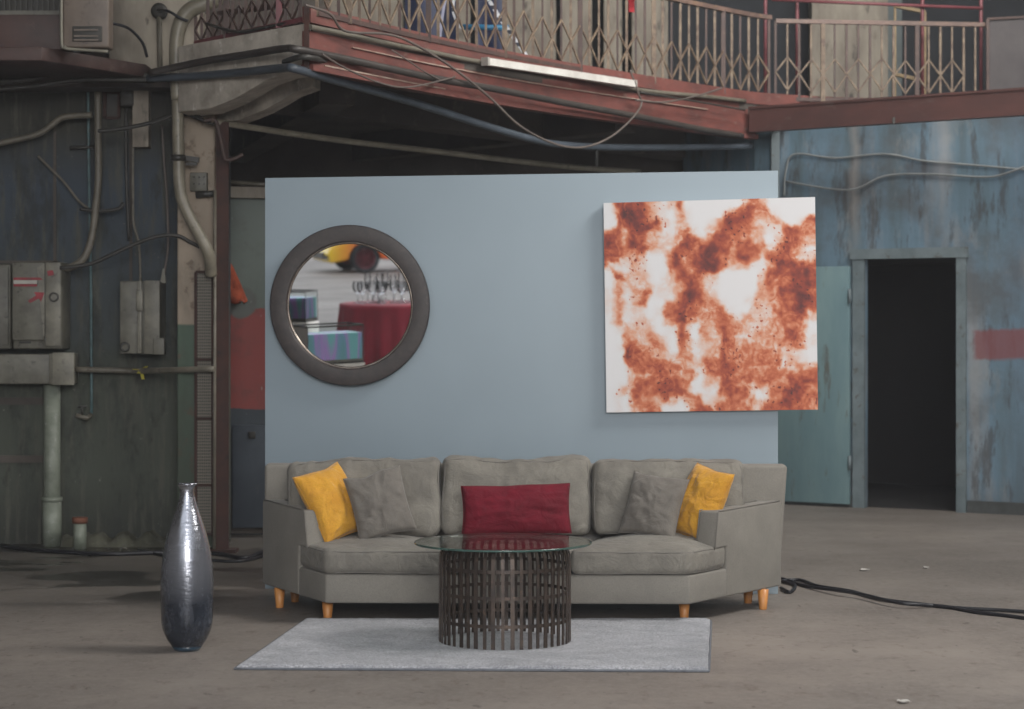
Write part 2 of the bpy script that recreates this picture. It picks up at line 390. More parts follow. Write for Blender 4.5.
M['mirror_frame'] = worn('dark_mottled_frame', (60, 53, 51), (46, 41, 41), (74, 66, 62), 22, 0.5, bump=0.15)
M['mirror_rim'] = worn('bevelled_inner_rim', (150, 140, 130), (110, 100, 92), None, 18, 0.25, metal=0.8, bump=0)
t = NT('mirror_glass'); t.col((0.93, 0.94, 0.94, 1)).set(Roughness=0.0, Metallic=1.0); M['mirror'] = t.m
M['canvas_edge'] = worn('canvas_edge', (222, 220, 218), (206, 204, 202), None, 8, 0.8, bump=0)
# clear pane: see-through with a fresnel reflection, green cut edge
def pane(name, tint, edge=None):
    t = NT(name); t.n.remove(t.b)
    tr = t.n.new('ShaderNodeBsdfTransparent'); tr.inputs[0].default_value = tint
    gl = t.n.new('ShaderNodeBsdfGlossy'); gl.inputs['Roughness'].default_value = 0.02
    fr = t.n.new('ShaderNodeFresnel'); fr.inputs[0].default_value = 1.5
    mx = t.n.new('ShaderNodeMixShader'); t.l.new(fr.outputs[0], mx.inputs[0]); t.l.new(tr.outputs[0], mx.inputs[1]); t.l.new(gl.outputs[0], mx.inputs[2])
    t.l.new(mx.outputs[0], t.n['Material Output'].inputs[0]); return t.m
M['pane'] = pane('table_glass', (0.90, 0.955, 0.93, 1))
M['crystal'] = pane('clear_crystal', (0.93, 0.94, 0.95, 1))
M['tank_glass'] = pane('tank_glass', (0.92, 0.96, 0.96, 1))
t = NT('green_glass_edge'); t.col(lin((84, 118, 110))).set(Roughness=0.08, Transmission_Weight=0.5); M['glass_edge'] = t.m
# smoked vase: silvered above, clear smoky blue below
t = NT('smoked_silver_glass'); x = t.xyz()
g = t.val(t.math('ADD', x[2], t.math('MULTIPLY', t.math('SUBTRACT', t.noise(9, 5, 0.6, (1, 1, 3)), 0.5), 0.08)), 0.22, 0.62)
sk = t.noise(16, 8, 0.7, (1, 1, 0.5))
t.col(t.mix(t.val(sk, 0.45, 0.7, 0, 0.5), t.mix(g, lin((34, 40, 50)), lin((176, 178, 186))), lin((84, 88, 98))))
t.set(Metallic=t.val(g, 0, 1, 0.3, 0.92), Roughness=t.val(sk, 0.35, 0.7, 0.12, 0.36), Coat_Weight=0.5, Coat_Roughness=0.05)
t.bump(t.noise(38, 4, 0.6, (0.6, 0.6, 2.2)), 0.35, 0.006); M['vase'] = t.m
t = NT('deep_blue_glass_base'); t.col(lin((40, 66, 84))).set(Roughness=0.06, Coat_Weight=1.0, Transmission_Weight=0.3); M['vase_base'] = t.m

# ------------------------------------------------------------------ the hall shell
def wallbox(name, a, b, z0, z1, th, mat, label=None):          # vertical slab whose camera-side face runs a -> b
    a = Vector((a[0], a[1], z0)); b = Vector((b[0], b[1], z0)); d = (b-a).normalized(); n = Vector((-d.y, d.x, 0))*th
    mb = MB().prism([a, b, b+n, a+n], (0, 0, z1-z0)); return struct(mb.build(name, mat), label)
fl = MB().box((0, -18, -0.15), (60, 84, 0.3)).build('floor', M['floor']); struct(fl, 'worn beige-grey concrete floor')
YL = 15.2
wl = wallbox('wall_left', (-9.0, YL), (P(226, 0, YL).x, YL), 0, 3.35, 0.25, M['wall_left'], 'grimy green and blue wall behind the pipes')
# low partition in the recess with red dado
YR = 15.9
wallbox('wall_recess', (P(205, 0, YR).x, YR), (-0.4, YR), 0, 2.52, 0.12, M['recess'], 'recess wall, sage green over red')
wallbox('wall_back', (-9, 20.4), (2.45, 20.4), 0, 3.31, 0.2, M['dark_wall'])
# mezzanine edge polyline (plan)
E = [(-1.25, 13.29), (-0.49, 14.72), (0.355, 16.05), (1.706, 17.8), (2.2, 18.28), (3.0, 18.62), (4.3, 18.78)]
BA = Vector(((749-CX)*18.0/F, 18.0, 0)); BB = Vector(((1024-CX)*16.55/F, 16.55, 0)); BF = BA+(BB-BA)*2.4   # front beam of the right wing
RA = (2.10, 18.78); RB = (4.75, 17.15)                          # right wall line
def online(px):                                                # point on the right wall line at a photo column
    k = (px-CX)/F; dx = RB[0]-RA[0]; dy = RB[1]-RA[1]; u = (k*RA[1]-RA[0])/(dx-k*dy); return (RA[0]+dx*u, RA[1]+dy*u)
rd = Vector((RB[0]-RA[0], RB[1]-RA[1], 0)).normalized(); rn = Vector((rd.y, -rd.x, 0))   # along wall; towards the hall
def W(px, py, off=0.0):                                        # point on right wall (offset towards the hall)
    k = (px-CX)/F; A = Vector((RA[0], RA[1], 0))+rn*off; u = (k*A.y-A.x)/(rd.x-k*rd.y); q = A+rd*u
    return Vector((q.x, q.y, CH-(py-HY)*q.y/F))
D0, D1 = online(865), online(958)
far = (RA[0]+rd.x*9, RA[1]+rd.y*9)
th = -rn*0.06
def rwall(a, b, z0, z1, mb):
    a = Vector((a[0], a[1], z0)); b = Vector((b[0], b[1], z0)); mb.prism([a, b, b+th, a+th], (0, 0, z1-z0))
mb = MB(); rwall(RA, D0, 0, 3.25, mb); rwall(D0, D1, 2.09, 3.25, mb); rwall(D1, far, 0, 3.25, mb)
struct(mb.build('wall_right', M['wall_right'], weld=False), 'weathered blue wall with dark doorway')
# short return wall running back from the corner
wallbox('wall_corner', (RA[0]-0.55, RA[1]+0.9), RA, 0, 3.29, 0.1, M['wall_right'])
# passage beyond the door, its lack of light put into near-black colour
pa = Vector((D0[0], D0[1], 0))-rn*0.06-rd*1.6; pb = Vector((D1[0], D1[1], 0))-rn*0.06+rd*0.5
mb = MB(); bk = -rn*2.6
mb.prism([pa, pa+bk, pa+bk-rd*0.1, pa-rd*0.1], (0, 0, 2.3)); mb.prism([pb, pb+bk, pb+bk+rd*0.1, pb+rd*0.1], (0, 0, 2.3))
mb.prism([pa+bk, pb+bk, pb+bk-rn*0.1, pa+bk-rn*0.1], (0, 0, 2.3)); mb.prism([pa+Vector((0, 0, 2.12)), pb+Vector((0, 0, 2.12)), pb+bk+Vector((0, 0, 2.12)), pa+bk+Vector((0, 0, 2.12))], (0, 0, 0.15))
mb.prism([pa-rn*0.02+Vector((0, 0, 0.002)), pb-rn*0.02+Vector((0, 0, 0.002)), pb+bk+Vector((0, 0, 0.002)), pa+bk+Vector((0, 0, 0.002))], (0, 0, 0.004))  # dark slab laid over the floor so the passage reads unlit
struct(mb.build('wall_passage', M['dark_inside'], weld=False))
# door surround
mb = MB()
fw = 0.075
def fr(px0, px1, z0, z1, off=0.03):
    a = online(px0); b = online(px1); A = Vector((a[0], a[1], z0))+rn*0.004; B = Vector((b[0], b[1], z0))+rn*0.004
    mb.prism([A, B, B+rn*off, A+rn*off], (0, 0, z1-z0))
fr(854, 865.5, 0, 2.155); fr(957.5, 967, 0, 2.155); fr(852, 969, 2.09, 2.175, 0.045)
struct(mb.build('trim_1', M['door_frame'], weld=False), 'blue-grey door surround')
# door leaf, swung flat against the wall to the left of the opening
mb = MB(); a = Vector((*online(776), 0.03))+rn*0.02; b = Vector((*online(853), 0.03))+rn*0.05
mb.prism([a, b, b+rn*0.04, a+rn*0.04], (0, 0, 2.0))
dl = struct(mb.build('door_1', M['teal_door'], loc=a, bevel=0.004), 'pale teal metal door leaf folded back against the wall')
h = MB()
for z in (0.35, 1.75): h.tube([b+rn*0.05+rd*0.012+Vector((0, 0, z-0.06)), b+rn*0.05+rd*0.012+Vector((0, 0, z+0.06))], 0.014, 8)
h.build('hinge', M['door_frame'], dl)
h = MB(); q = a+rd*0.07+rn*0.045+Vector((0, 0, 1.0)); h.tube([q, q+rn*0.05, q+rn*0.05+rd*0.1], 0.009, 8); h.build('door_handle', M['pipe_dark'], dl)
# plinth along right wall
mb = MB(); a = Vector((*online(752), 0)); b = Vector((*D0, 0))-rd*0.1; mb.prism([a+rn*0.003, b+rn*0.003, b+rn*0.025, a+rn*0.025], (0, 0, 0.10))
a = Vector((*online(968), 0)); b = Vector((*far, 0)); mb.prism([a+rn*0.003, b+rn*0.003, b+rn*0.025, a+rn*0.025], (0, 0, 0.10))
struct(mb.build('baseboard_right', worn('dirty_plinth', (70, 74, 74), (52, 54, 54), None, 5, 0.8), weld=False))

# mezzanine slab, underside beams
A0 = P(180, 0, 14.35)
slab = [(-9, 15.05), (A0.x+0.1, 15.05), (A0.x+0.1, 14.55)]+[(E[0][0]+0.02, E[0][1]+0.12)]+[(x+0.06, y+0.1) for x, y in E[1:5]]+[(RA[0]+0.12, RA[1]-0.08), (far[0], far[1]), (11, 22), (-9, 22)]
mb = MB().prism([(x, y, 3.30) for x, y in slab], (0, 0, 0.12)); struct(mb.build('mezzanine_slab', M['dark_wall']), 'dark underside of the mezzanine')
mb = MB()
for (a, b, hh) in (((-2.0, 15.0), (1.6, 19.9), 0.25), ((-1.2, 14.9), (-2.6, 20.2), 0.25), ((0.9, 17.2), (-1.4, 20.2), 0.22)):
    mb.bar((a[0], a[1], 3.30-hh/2), (b[0], b[1], 3.30-hh/2), hh, 0.25)
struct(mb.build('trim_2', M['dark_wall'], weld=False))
# pale concrete edge beam with haunch, left of the corner
A = P(178, 0, 14.42); B = Vector((E[0][0]-0.01, E[0][1]+0.02, 0)); d = (B-A); d.z = 0
def bp(px, py):
    k = (px-CX)/F; u = (k*A.y-A.x)/(d.x-k*d.y); q = Vector((A.x+d.x*u, A.y+d.y*u, 0)); return Vector((q.x, q.y, CH-(py-HY)*q.y/F))
prof = [bp(178, 112), bp(209, 109), bp(222, 104), bp(236, 98), bp(250, 90), bp(266, 80), bp(285, 73), bp(308, 69)]
top = [Vector((B.x, B.y, 3.385)), Vector((A.x, A.y, 3.385))]
struct(MB().prism(prof+top, Vector((0.04, 0.34, 0))).build('concrete_beam', M['concrete'], bevel=0.008), 'pale haunched concrete beam')
# second haunch rib further back
prof2 = [v+Vector((0.12, 0.55, -0.02)) for v in prof[:-1]]
struct(MB().prism(prof2+[prof2[-1]+Vector((0, 0, 0.3)), prof2[0]+Vector((0, 0, 0.5))], Vector((0.03, 0.25, 0))).build('trim_3', M['concrete']))
# column
YC = 14.75
c0 = P(177, 0, YC).x; c1 = P(215, 0, YC).x
struct(MB().box(((c0+c1)/2, YC+0.16, 1.6), (c1-c0, 0.32, 3.2)).build('column', M['column'], bevel=0.012), 'column, cream above mint green')
# pale pier continuing up behind the big duct, and the dim wall of the upper left
u0 = P(108, 0, 14.7).x; u1 = P(196, 0, 14.7).x
struct(MB().box(((u0+u1)/2, 14.92, 4.1), (u1-u0, 0.4, 1.8)).build('wall_pier', M['upper_wall'], bevel=0.01))
struct(MB().box(((u0-9)/2, 15.1, 4.2), (abs(-9-u0), 0.2, 1.7)).build('wall_upper_left', M['dark_wall']))
struct(MB().box((P(139, 0, 15.0).x, 15.12, 2.98), (0.11, 0.12, 0.42)).build('trim_7', M['upper_wall']))
struct(MB().box((P(110, 0, 15.0).x, 15.0, 3.24), (1.9, 0.3, 0.16)).build('trim_8', M['dark_wall']))
# upper storey back wall; a dark-coloured wall stands in for the shaded openings
Yu = 21.4
def ub(px0, px1, z0, z1, mat, nm, y=Yu, th=0.25, lab=None):
    a = P(px0, 0, y).x; b = P(px1, 0, y).x
    return struct(MB().box(((a+b)/2, y+th/2, (z0+z1)/2), (b-a, th, z1-z0)).build(nm, mat), lab)
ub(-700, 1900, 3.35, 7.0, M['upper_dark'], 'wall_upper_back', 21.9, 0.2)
for i, (a, b) in enumerate(((286, 300), (318, 402), (452, 470), (486, 556), (562, 592), (604, 622), (632, 668), (812, 888))):
    ub(a, b, 3.42, 6.6, M['upper_wall'], 'wall_upper_pier')
ub(888, 902, 3.42, 6.6, worn('blue_grey_pier', (104, 112, 112), (84, 92, 94), None, 3, 0.8), 'wall_upper_pier')
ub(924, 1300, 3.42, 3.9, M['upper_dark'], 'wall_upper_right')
# roof and side walls of the hall, the far wall behind the viewer
struct(MB().box((0, 13.3, 7.15), (22, 18.5, 0.3)).build('ceiling', M['roof']))
struct(MB().box((-9.2, 8, 3.5), (0.3, 30, 7)).build('wall_side_left', M['side_wall']))
struct(MB().box((10.2, 8, 3.5), (0.3, 30, 7)).build('wall_side_right', M['side_wall']))

hz_ = bpy.data.materials.new('thin_air_haze'); hz_.use_nodes = True; nt_ = hz_.node_tree; nt_.nodes.remove(nt_.nodes['Principled BSDF'])
vs0 = nt_.nodes.new('ShaderNodeVolumeScatter'); vs0.inputs['Density'].default_value = 0.0016; vs0.inputs['Color'].default_value = (0.95, 0.96, 1, 1)  # thin scattering volume that pales dark, distant areas
nt_.links.new(vs0.outputs[0], nt_.nodes['Material Output'].inputs['Volume'])
hzo = MB().box((0.5, 10.5, 3.49), (18.6, 22.4, 6.97)).build('hall_haze', hz_); hzo['kind'] = 'stuff'; hzo['label'] = 'thin haze filling the hall'; hzo['category'] = 'haze'

# ------------------------------------------------------------------ red fascia beams of the mezzanine
def fascia(name, label, pts, z0, z1, th, mat, slots=()):
    t_ = thing(name, label, 'beam', (pts[0][0], pts[0][1], z0))
    return t_
def strip(mb, pts, z0, z1, th, off=0.0):
    n = len(pts)
    for i in range(n-1):
        a = Vector((*pts[i], 0)); b = Vector((*pts[i+1], 0)); d = (b-a).normalized(); nn = Vector((d.y, -d.x, 0))
        a = a+nn*off; b = b+nn*off+d*0.004
        mb.prism([a+Vector((0, 0, z0)), b+Vector((0, 0, z0)), b+Vector((0, 0, z0))-nn*th, a+Vector((0, 0, z0))-nn*th], (0, 0, z1-z0))
    return mb
def dense(pts, step=0.25):
    v = spline([Vector((x, y, 0)) for x, y in pts], 8); return [(p.x, p.y) for p in v]
ED = dense(E); EL = [p for p in ED if CX+F*p[0]/p[1] < 757]
k1 = 14
fb = thing('steel_fascia', 'long flaking red steel fascia running from the concrete beam to the corner', 'beam', (E[0][0], E[0][1], 3.09))
strip(MB(), ED, 3.385, 3.485, 0.06, 0.02).build('upper_flange', M['red_steel'], fb)
strip(MB(), EL[k1:], 3.33, 3.386, 0.05, 0.0).build('web', M['red_steel'], fb)
strip(MB(), EL, 3.13, 3.335, 0.05, 0.008).build('lower_web', M['red_steel'], fb)
strip(MB(), EL, 3.09, 3.13, 0.09, 0.04).build('lower_flange', M['red_steel'], fb)
mb = MB(); 
a = Vector((*E[0], 0)); mb.box((a.x-0.005, a.y-0.02, 3.29), (0.03, 0.05, 0.39)); mb.build('end_plate', M['brown_post'], fb)
mb = strip(MB(), ED[3:24], 3.285, 3.292, 0.01, 0.022); mb.build('cream_moulding', M['cream_wood'], fb)
mb = strip(MB(), ED[1:9], 3.128, 3.137, 0.01, 0.045); mb.build('cream_moulding', M['cream_wood'], fb)
fr_ = thing('steel_fascia', 'plain brown-red steel fascia above the blue wall', 'beam', (BA.x, BA.y, 3.137))
rpts = [(BA.x, BA.y), (BF.x, BF.y)]
strip(MB(), rpts, 3.137, 3.335, 0.10, 0.0).build('web', M['red_steel_dark'], fr_)
strip(MB(), rpts, 3.328, 3.347, 0.16, 0.012).build('upper_flange', M['red_steel_dark'], fr_)
for k_ in (0.04, 0.2, 0.4, 0.6, 0.8):
    q = BA+(BF-BA)*k_; MB().bar((q.x+0.05, q.y+0.08, 3.25), (q.x+0.12, q.y+0.62, 3.25), 0.05).build('bracket', M['red_steel_dark'], fr_)
jx = P(893, 121, 17.2)+Vector((0, -0.03, 0))
MB().box(jx, (0.02, 0.02, 0.05)).build('bolt_plate', M['box_dark'], fr_)

# ------------------------------------------------------------------ railings
def railing(name, label, path, zb, H, spacing, post_at, mats, group=None, toprail=True, apex=0.36, side=0.22, low=0.06, phase=0):
    v = [Vector((x, y, 0)) for x, y in path]
    seg = [(v[i+1]-v[i]).length for i in range(len(v)-1)]; L = sum(seg)
    def at(s):
        s = max(0, min(L, s))
        for i, l in enumerate(seg):
            if s <= l or i == len(seg)-1: return v[i]+(v[i+1]-v[i])*(s/l)
            s -= l
    N = int(L/spacing)
    root = thing(name, label, 'railing', at(0)+Vector((0, 0, zb)))
    for i in range(N+1):
        p = at(i*spacing)
        if (i % 8) == post_at:
            MB().bar(p+Vector((0, 0, zb)), p+Vector((0, 0, zb+H)), 0.036).build('post', mats[0] if i % 16 == post_at else mats[2], root)
        else:
            w = 0.016+0.004*(i % 2 == 0)
            MB().bar(p+Vector((0, 0, zb)), p+Vector((0, 0, zb+H)), w).build('baluster', mats[0] if random.random() < 0.5 else mats[1], root)
    lt = MB()
    for i in range(0, N, 2):
        a = at(i*spacing); m = at((i+1)*spacing); b = at((i+2)*spacing)
        if i+2 > N: break
        d = 0.012*random.uniform(-1, 1)
        for p, q in (((a, side), (m, apex)), ((m, apex), (b, side)), ((a, side), (m, low)), ((m, low), (b, side))):
            lt.bar(p[0]+Vector((0, -0.012, zb+p[1]+d)), q[0]+Vector((0, -0.012, zb+q[1]+d)), 0.010, 0.013)
    lt.build('diamond_lattice', mats[0], root, weld=False)
    if toprail:
        tr = MB()
        for i in range(len(path)-1): tr.bar(v[i]+Vector((0, 0, zb+H)), v[i+1]+Vector((0, 0, zb+H)), 0.045, 0.035)
        tr.build('top_rail', mats[3], root, weld=False)
    tr = MB()
    for i in range(len(path)-1): tr.bar(v[i]+Vector((0, 0, zb+0.02)), v[i+1]+Vector((0, 0, zb+0.02)), 0.03, 0.03)
    tr.build('bottom_rail', mats[2], root, weld=False)
    return root
RM = (M['rust_bar'], M['rust_dark'], M['rust_dark'], M['rail_top'])
railing('balcony_railing', 'long rusty cream lattice railing curving above the flaking red fascia', [(x+0.05, y+0.06) for x, y in ED if x < 2.19], 3.43, 0.70, 0.125, 3, RM)
rp0 = Vector((2.23, 18.37, 0)); rp1 = Vector((4.06, 18.60, 0))
railing('balcony_railing', 'straight rusty lattice railing above the plain brown-red fascia', [(rp0.x, rp0.y), (rp1.x, rp1.y)], 3.43, 0.68, 0.103, 4, RM, apex=0.37, side=0.24, low=0.09)
# upper red tube frame behind the right railing
tf = thing('scaffold_tubes', 'thin pinkish red tube frame standing behind the right railing', 'scaffold', (rp0.x, rp0.y+0.1, 3.43))
n_ = Vector((0, 0.12, 0))
for px in (767, 799, 925, 984):
    q = Vector(((px-CX)*18.62/F, 18.62, 0))+n_
    MB().tube([q+Vector((0, 0, 3.43)), q+Vector((0, 0, 4.9))], 0.016, 8).build('post', M['pink_bar'], tf)
MB().tube([rp0+n_+Vector((0, 0.14, 4.33)), rp1+n_+Vector((0, 0, 4.27))], 0.014, 8).build('crossbar', M['pink_bar'], tf)
# dark bars above the concrete beam (left of the corner)
path = [(A.x+0.1, A.y+0.12), (B.x-0.03, B.y+0.1)]
railing('gallery_railing', 'dark tangled steel railing above the pale concrete beam', path, 3.40, 0.72, 0.085, 5, (M['rust_dark'], M['rust_dark'], M['pink_bar'], M['rust_dark']), apex=0.2, side=0.12, low=0.03)
mb = MB(); 
mb.tube([bp(205, 22)+Vector((0, 0.08, 0)), bp(235, 30)+Vector((0, 0.08, 0)), bp(262, 26)+Vector((0, 0.08, 0)), bp(300, 18)+Vector((0, 0.08, 0))], 0.011, 6, res=5)
tag(mb.build('cable', M['pipe_dark'], loc=bp(205, 22)), 'sagging cable tied along the dark railing above the concrete beam', 'cable')
mb = MB(); mb.bar(bp(215, 9)+Vector((0, 0.2, 0)), bp(285, 0)+Vector((0, 0.2, 0)), 0.03)
tag(mb.build('steel_bar', M['rust_dark'], loc=bp(215, 9)), 'slanting dark bar crossing behind the left railing', 'bar')
# odds and ends on the upper level
def vertical_sheet(px0, px1, z0, z1, y, amp=0.02, freq=22):
    a = P(px0, 0, y).x; b = P(px1, 0, y).x
    mb = MB(); 
    f = lambda u, v: Vector((a+(b-a)*u, y+amp*math.sin(freq*(a+(b-a)*u)+2*v)*(1-0.4*v), z0+(z1-z0)*v))
    mb.grid(f, 40, 10); mb.grid(lambda u, v: f(u, v)+Vector((0, 0.012, 0)), 40, 10); return mb
tag(vertical_sheet(405, 456, 3.45, 4.6, 16.4).build('tarpaulin', M['navy'], loc=P(430, 50, 16.4)), 'navy blue tarpaulin hanging behind the left stretch of railing', 'tarpaulin')
tag(vertical_sheet(476, 505, 3.43, 4.6, 17.6).build('tarpaulin', M['navy'], loc=P(490, 50, 17.6)), 'narrow navy sheet hanging behind the striped tape', 'tarpaulin')
q0, q1 = P(462, 27, 16.2), P(509, 28, 16.2)
tag(MB().tube([q0, q1], 0.022, 10).build('blue_rod', M['blue_rod'], loc=q0), 'short bright blue rod lying across the railing bars', 'rod')
tp = NT('hazard_tape'); x = tp.xyz('Object'); st = tp.math('SINE', tp.math('MULTIPLY', x[2], 70)); tp.col(tp.mix(tp.val(st, -0.55, -0.45), lin((36, 40, 56)), lin((218, 220, 226)))).set(Roughness=0.4)
def tape(pts, y, w, lab):
    mb = MB(); pp = [P(a, b, y) for a, b in pts]; pp = spline(pp, 5)
    for i in range(len(pp)-1): mb.bar(pp[i], pp[i+1]+(pp[i+1]-pp[i]).normalized()*0.004, w, 0.004, up=(0, 1, 0))
    return tag(mb.build('barrier_tape', tp.m, loc=pp[0], weld=False), lab, 'tape')
tape([(484, -8), (500, 18), (514, 38), (528, 58)], 15.75, 0.028, 'striped black and white tape running down across the railing')
tape([(455, -6), (453, 10), (458, 24), (462, 28)], 15.6, 0.02, 'short striped tape curling down to the end of the blue rod')
mb = MB(); pp = spline([P(447, -8, 15.3), P(443, 12, 15.3), P(440, 37, 15.3)], 5)
for i in range(len(pp)-1): mb.bar(pp[i], pp[i+1], 0.02, 0.004, up=(0, 1, 0))
tag(mb.build('fabric_strip', worn('lilac_white_ribbon', (190, 192, 214), (170, 172, 196), None, 6, 0.7, bump=0), loc=pp[0], weld=False), 'pale lilac ribbon hanging in front of the navy tarpaulin', 'ribbon')
tag(vertical_sheet(628.5, 634.5, P(0, 12, 17.0).z, 4.5, 17.0, 0.008, 60).build('red_rag', M['red_cloth'], loc=P(631, 5, 17.0)), 'bright red rag hanging at the top of the railing', 'rag')
q0, q1 = P(893, 74, 18.9), P(916, 79, 18.9); tag(MB().bar(q0, q1, 0.05, 0.03).bar(q0, Vector((q0.x, q0.y, 3.42)), 0.02).bar(q1, Vector((q1.x, q1.y, 3.42)), 0.02).build('plank', M['plank'], loc=q0, weld=False), 'short yellow plank lying low behind the right railing', 'plank')
q0, q1 = P(895, 6, 19.6), P(925, 12, 19.6); tag(MB().bar(q0, q1, 0.05, 0.03).bar(q0, Vector((q0.x, q0.y, 3.42)), 0.02).bar(q1, Vector((q1.x, q1.y, 3.42)), 0.02).build('plank', M['plank'], loc=q0, weld=False), 'yellow plank seen above the top rail of the right railing', 'plank')
a = Vector(((988-CX)*18.5/F, 18.5, 3.425)); b = Vector(((1080-CX)*18.2/F, 18.2, 3.425))
sc = thing('screen_panel', 'grey mesh screen with thin red frame at the far right balcony', 'screen', a)
MB().prism([a, b, b-rn*0.02, a-rn*0.02], (0, 0, 0.72)).build('screen_infill', M['screen'], sc)
mb = MB(); 
for p in (a, b): mb.bar(p+rn*0.01, p+rn*0.01+Vector((0, 0, 0.72)), 0.025)
mb.bar(a+rn*0.01+Vector((0, 0, 0.72)), b+rn*0.01+Vector((0, 0, 0.72)), 0.02); mb.build('screen_frame', M['rust_dark'], sc, weld=False)
# white batten on the fascia
def epoint(px, py, off=0.05):                                   # point on the fascia face, pushed out by off
    k = (px-CX)/F; best = None
    for i in range(len(ED)-1):
        x0, y0 = ED[i]; x1, y1 = ED[i+1]; d = Vector((x1-x0, y1-y0, 0)).normalized()
        x0 += d.y*off; y0 -= d.x*off; dx, dy = x1+d.y*off-x0, y1-d.x*off-y0
        u = (k*y0-x0)/(dx-k*dy)
        if -0.05 <= u <= 1.05 or (i == 0 and u < 0) or (i == len(ED)-2 and u > 1 and best is None): best = Vector((x0+dx*u, y0+dy*u, 0))
    return Vector((best.x, best.y, CH-(py-HY)*best.y/F))
a, b = epoint(485, 61.5, 0.09), epoint(634, 84, 0.09)
lb = thing('tube_light', 'white fluorescent batten fixed along the flaking red fascia', 'light fitting', a)
MB().bar(a, b, 0.05, 0.05).build('batten_body', M['white_batten'], lb)
mb = MB(); dd = (b-a).normalized(); mb.bar(a-dd*0.005, a+dd*0.02, 0.058, 0.058); mb.bar(b-dd*0.02, b+dd*0.005, 0.058, 0.058); mb.build('end_cap', M['white_paint'], lb, weld=False)

def ptube(name, lab, cat, pts, r, mat, res=6, seg=10, group=None, brackets=()):
    """pts are world points"""
    o = MB().tube(pts, r, seg, res=res).build(name, mat, loc=pts[0]); tag(o, lab, cat, group)
    for q, w in brackets:
        MB().box(q, w).build('bracket', M['pipe_dark'], o)
    return o
# big blue-grey hose and brown pipe strung along the beam and fascia
hose = [P(148, 78, 14.35), P(190, 76.5, 14.2), P(240, 72.5, 13.75), P(283, 68, 13.25), P(296, 69, 13.15), P(330, 79, 13.6), P(370, 90, 14.1), P(425, 106, 14.8), P(480, 124, 15.4), P(535, 140, 15.9), P(565, 145, 16.3), P(620, 147.5, 16.9), P(700, 147, 17.7), P(752, 146, 18.2)]
ptube('hose', 'thick blue-grey hose sagging below the flaking red fascia', 'hose', hose, 0.027, M['pipe_blue'])
pb = [P(150, 73, 14.2), P(200, 62, 14.05), P(250, 54, 13.6), P(285, 48.5, 13.22), P(300, 50, 13.15), P(345, 59, 13.6)]+[epoint(x, y, 0.09) for x, y in ((400, 71), (440, 79.5), (500, 90), (560, 102), (640, 117), (700, 129), (742, 136))]
ptube('pipe', 'dark brown pipe strapped along the beam and the flaking red fascia', 'pipe', pb, 0.024, M['pipe_brown'])
pc = [epoint(x, y, 0.03) for x, y in ((310, 27), (340, 33), (380, 42), (430, 52), (480, 62), (560, 74), (640, 90), (700, 96), (745, 101))]
ptube('pipe', 'thin grey conduit lying in the slot of the flaking red fascia', 'pipe', pc, 0.017, M['pipe_grey'])
pd = [P(284, 62, 13.3), P(300, 57, 13.15), P(312, 58, 13.2), P(330, 62, 13.6)]
ptube('pipe', 'short dark pipe bend crossing the end of the concrete beam', 'pipe', pd, 0.018, M['pipe_dark'])
loop = [epoint(305, 5, 0.12), epoint(330, 14, 0.12), epoint(345, 31, 0.12), epoint(385, 34, 0.12), epoint(410, 42, 0.14), epoint(450, 66, 0.14), epoint(488, 96, 0.14), P(520, 126, 15.2), P(555, 144, 15.6), P(585, 147, 15.9), P(615, 134, 16.2), epoint(640, 108, 0.13), epoint(638, 92, 0.12), epoint(630, 70, 0.1)]
ptube('cable', 'slack grey cable looping down from the railing below the fascia', 'cable', loop, 0.0085, M['wire_grey'], seg=6)
ptube('cable', 'thin grey cable slanting across the left end of the red fascia', 'cable', [epoint(322, 54, 0.13), epoint(345, 68, 0.13), epoint(380, 83, 0.13), epoint(410, 87, 0.13), epoint(455, 77, 0.13)], 0.006, M['wire_grey'], seg=6)
ptube('cable', 'thin wire running down from the railing over the red fascia', 'cable', [epoint(392, 50, 0.1), epoint(410, 62, 0.11), epoint(425, 72, 0.11), epoint(440, 80, 0.13)], 0.005, M['wire_grey'], seg=6)
ptube('cable', 'twisted cables crossing the right end of the red fascia', 'cable', [epoint(636, 100, 0.12), epoint(665, 102, 0.13), epoint(700, 95, 0.13), epoint(722, 88, 0.13)], 0.008, M['wire_grey'], seg=6)
ptube('cable', 'dark cable sagging along the right end of the red fascia', 'cable', [epoint(640, 92, 0.12), epoint(670, 97, 0.13), epoint(705, 103, 0.13), epoint(745, 110, 0.13)], 0.008, M['pipe_dark'], seg=6)
ptube('pipe', 'long pale bar sloping through the dark recess above the backdrop', 'pipe', [P(216, 122, 14.6), P(330, 139, 15.4), P(440, 152, 16.4), P(560, 166, 17.4), P(640, 172, 18.2)], 0.022, M['duct_grey'], brackets=((P(597, 160, 17.75), (0.02, 0.02, 0.16)),))
ptube('pipe', 'grey pipe running level above the sage green recess wall', 'pipe', [P(214, 181, 15.86), P(262, 184.5, 15.86), P(330, 188, 15.86)], 0.017, M['pipe_grey'], res=0)
struct(MB().bar(P(212, 192, 15.85), P(420, 196, 15.85), 0.09, 0.08).build('trim_4', M['upper_wall']))
# blue beams at the corner above the backdrop
struct(MB().bar(P(775, 130, 18.6), P(775, 380, 18.6), 0.07, 0.07).build('trim_5', M['door_frame']))

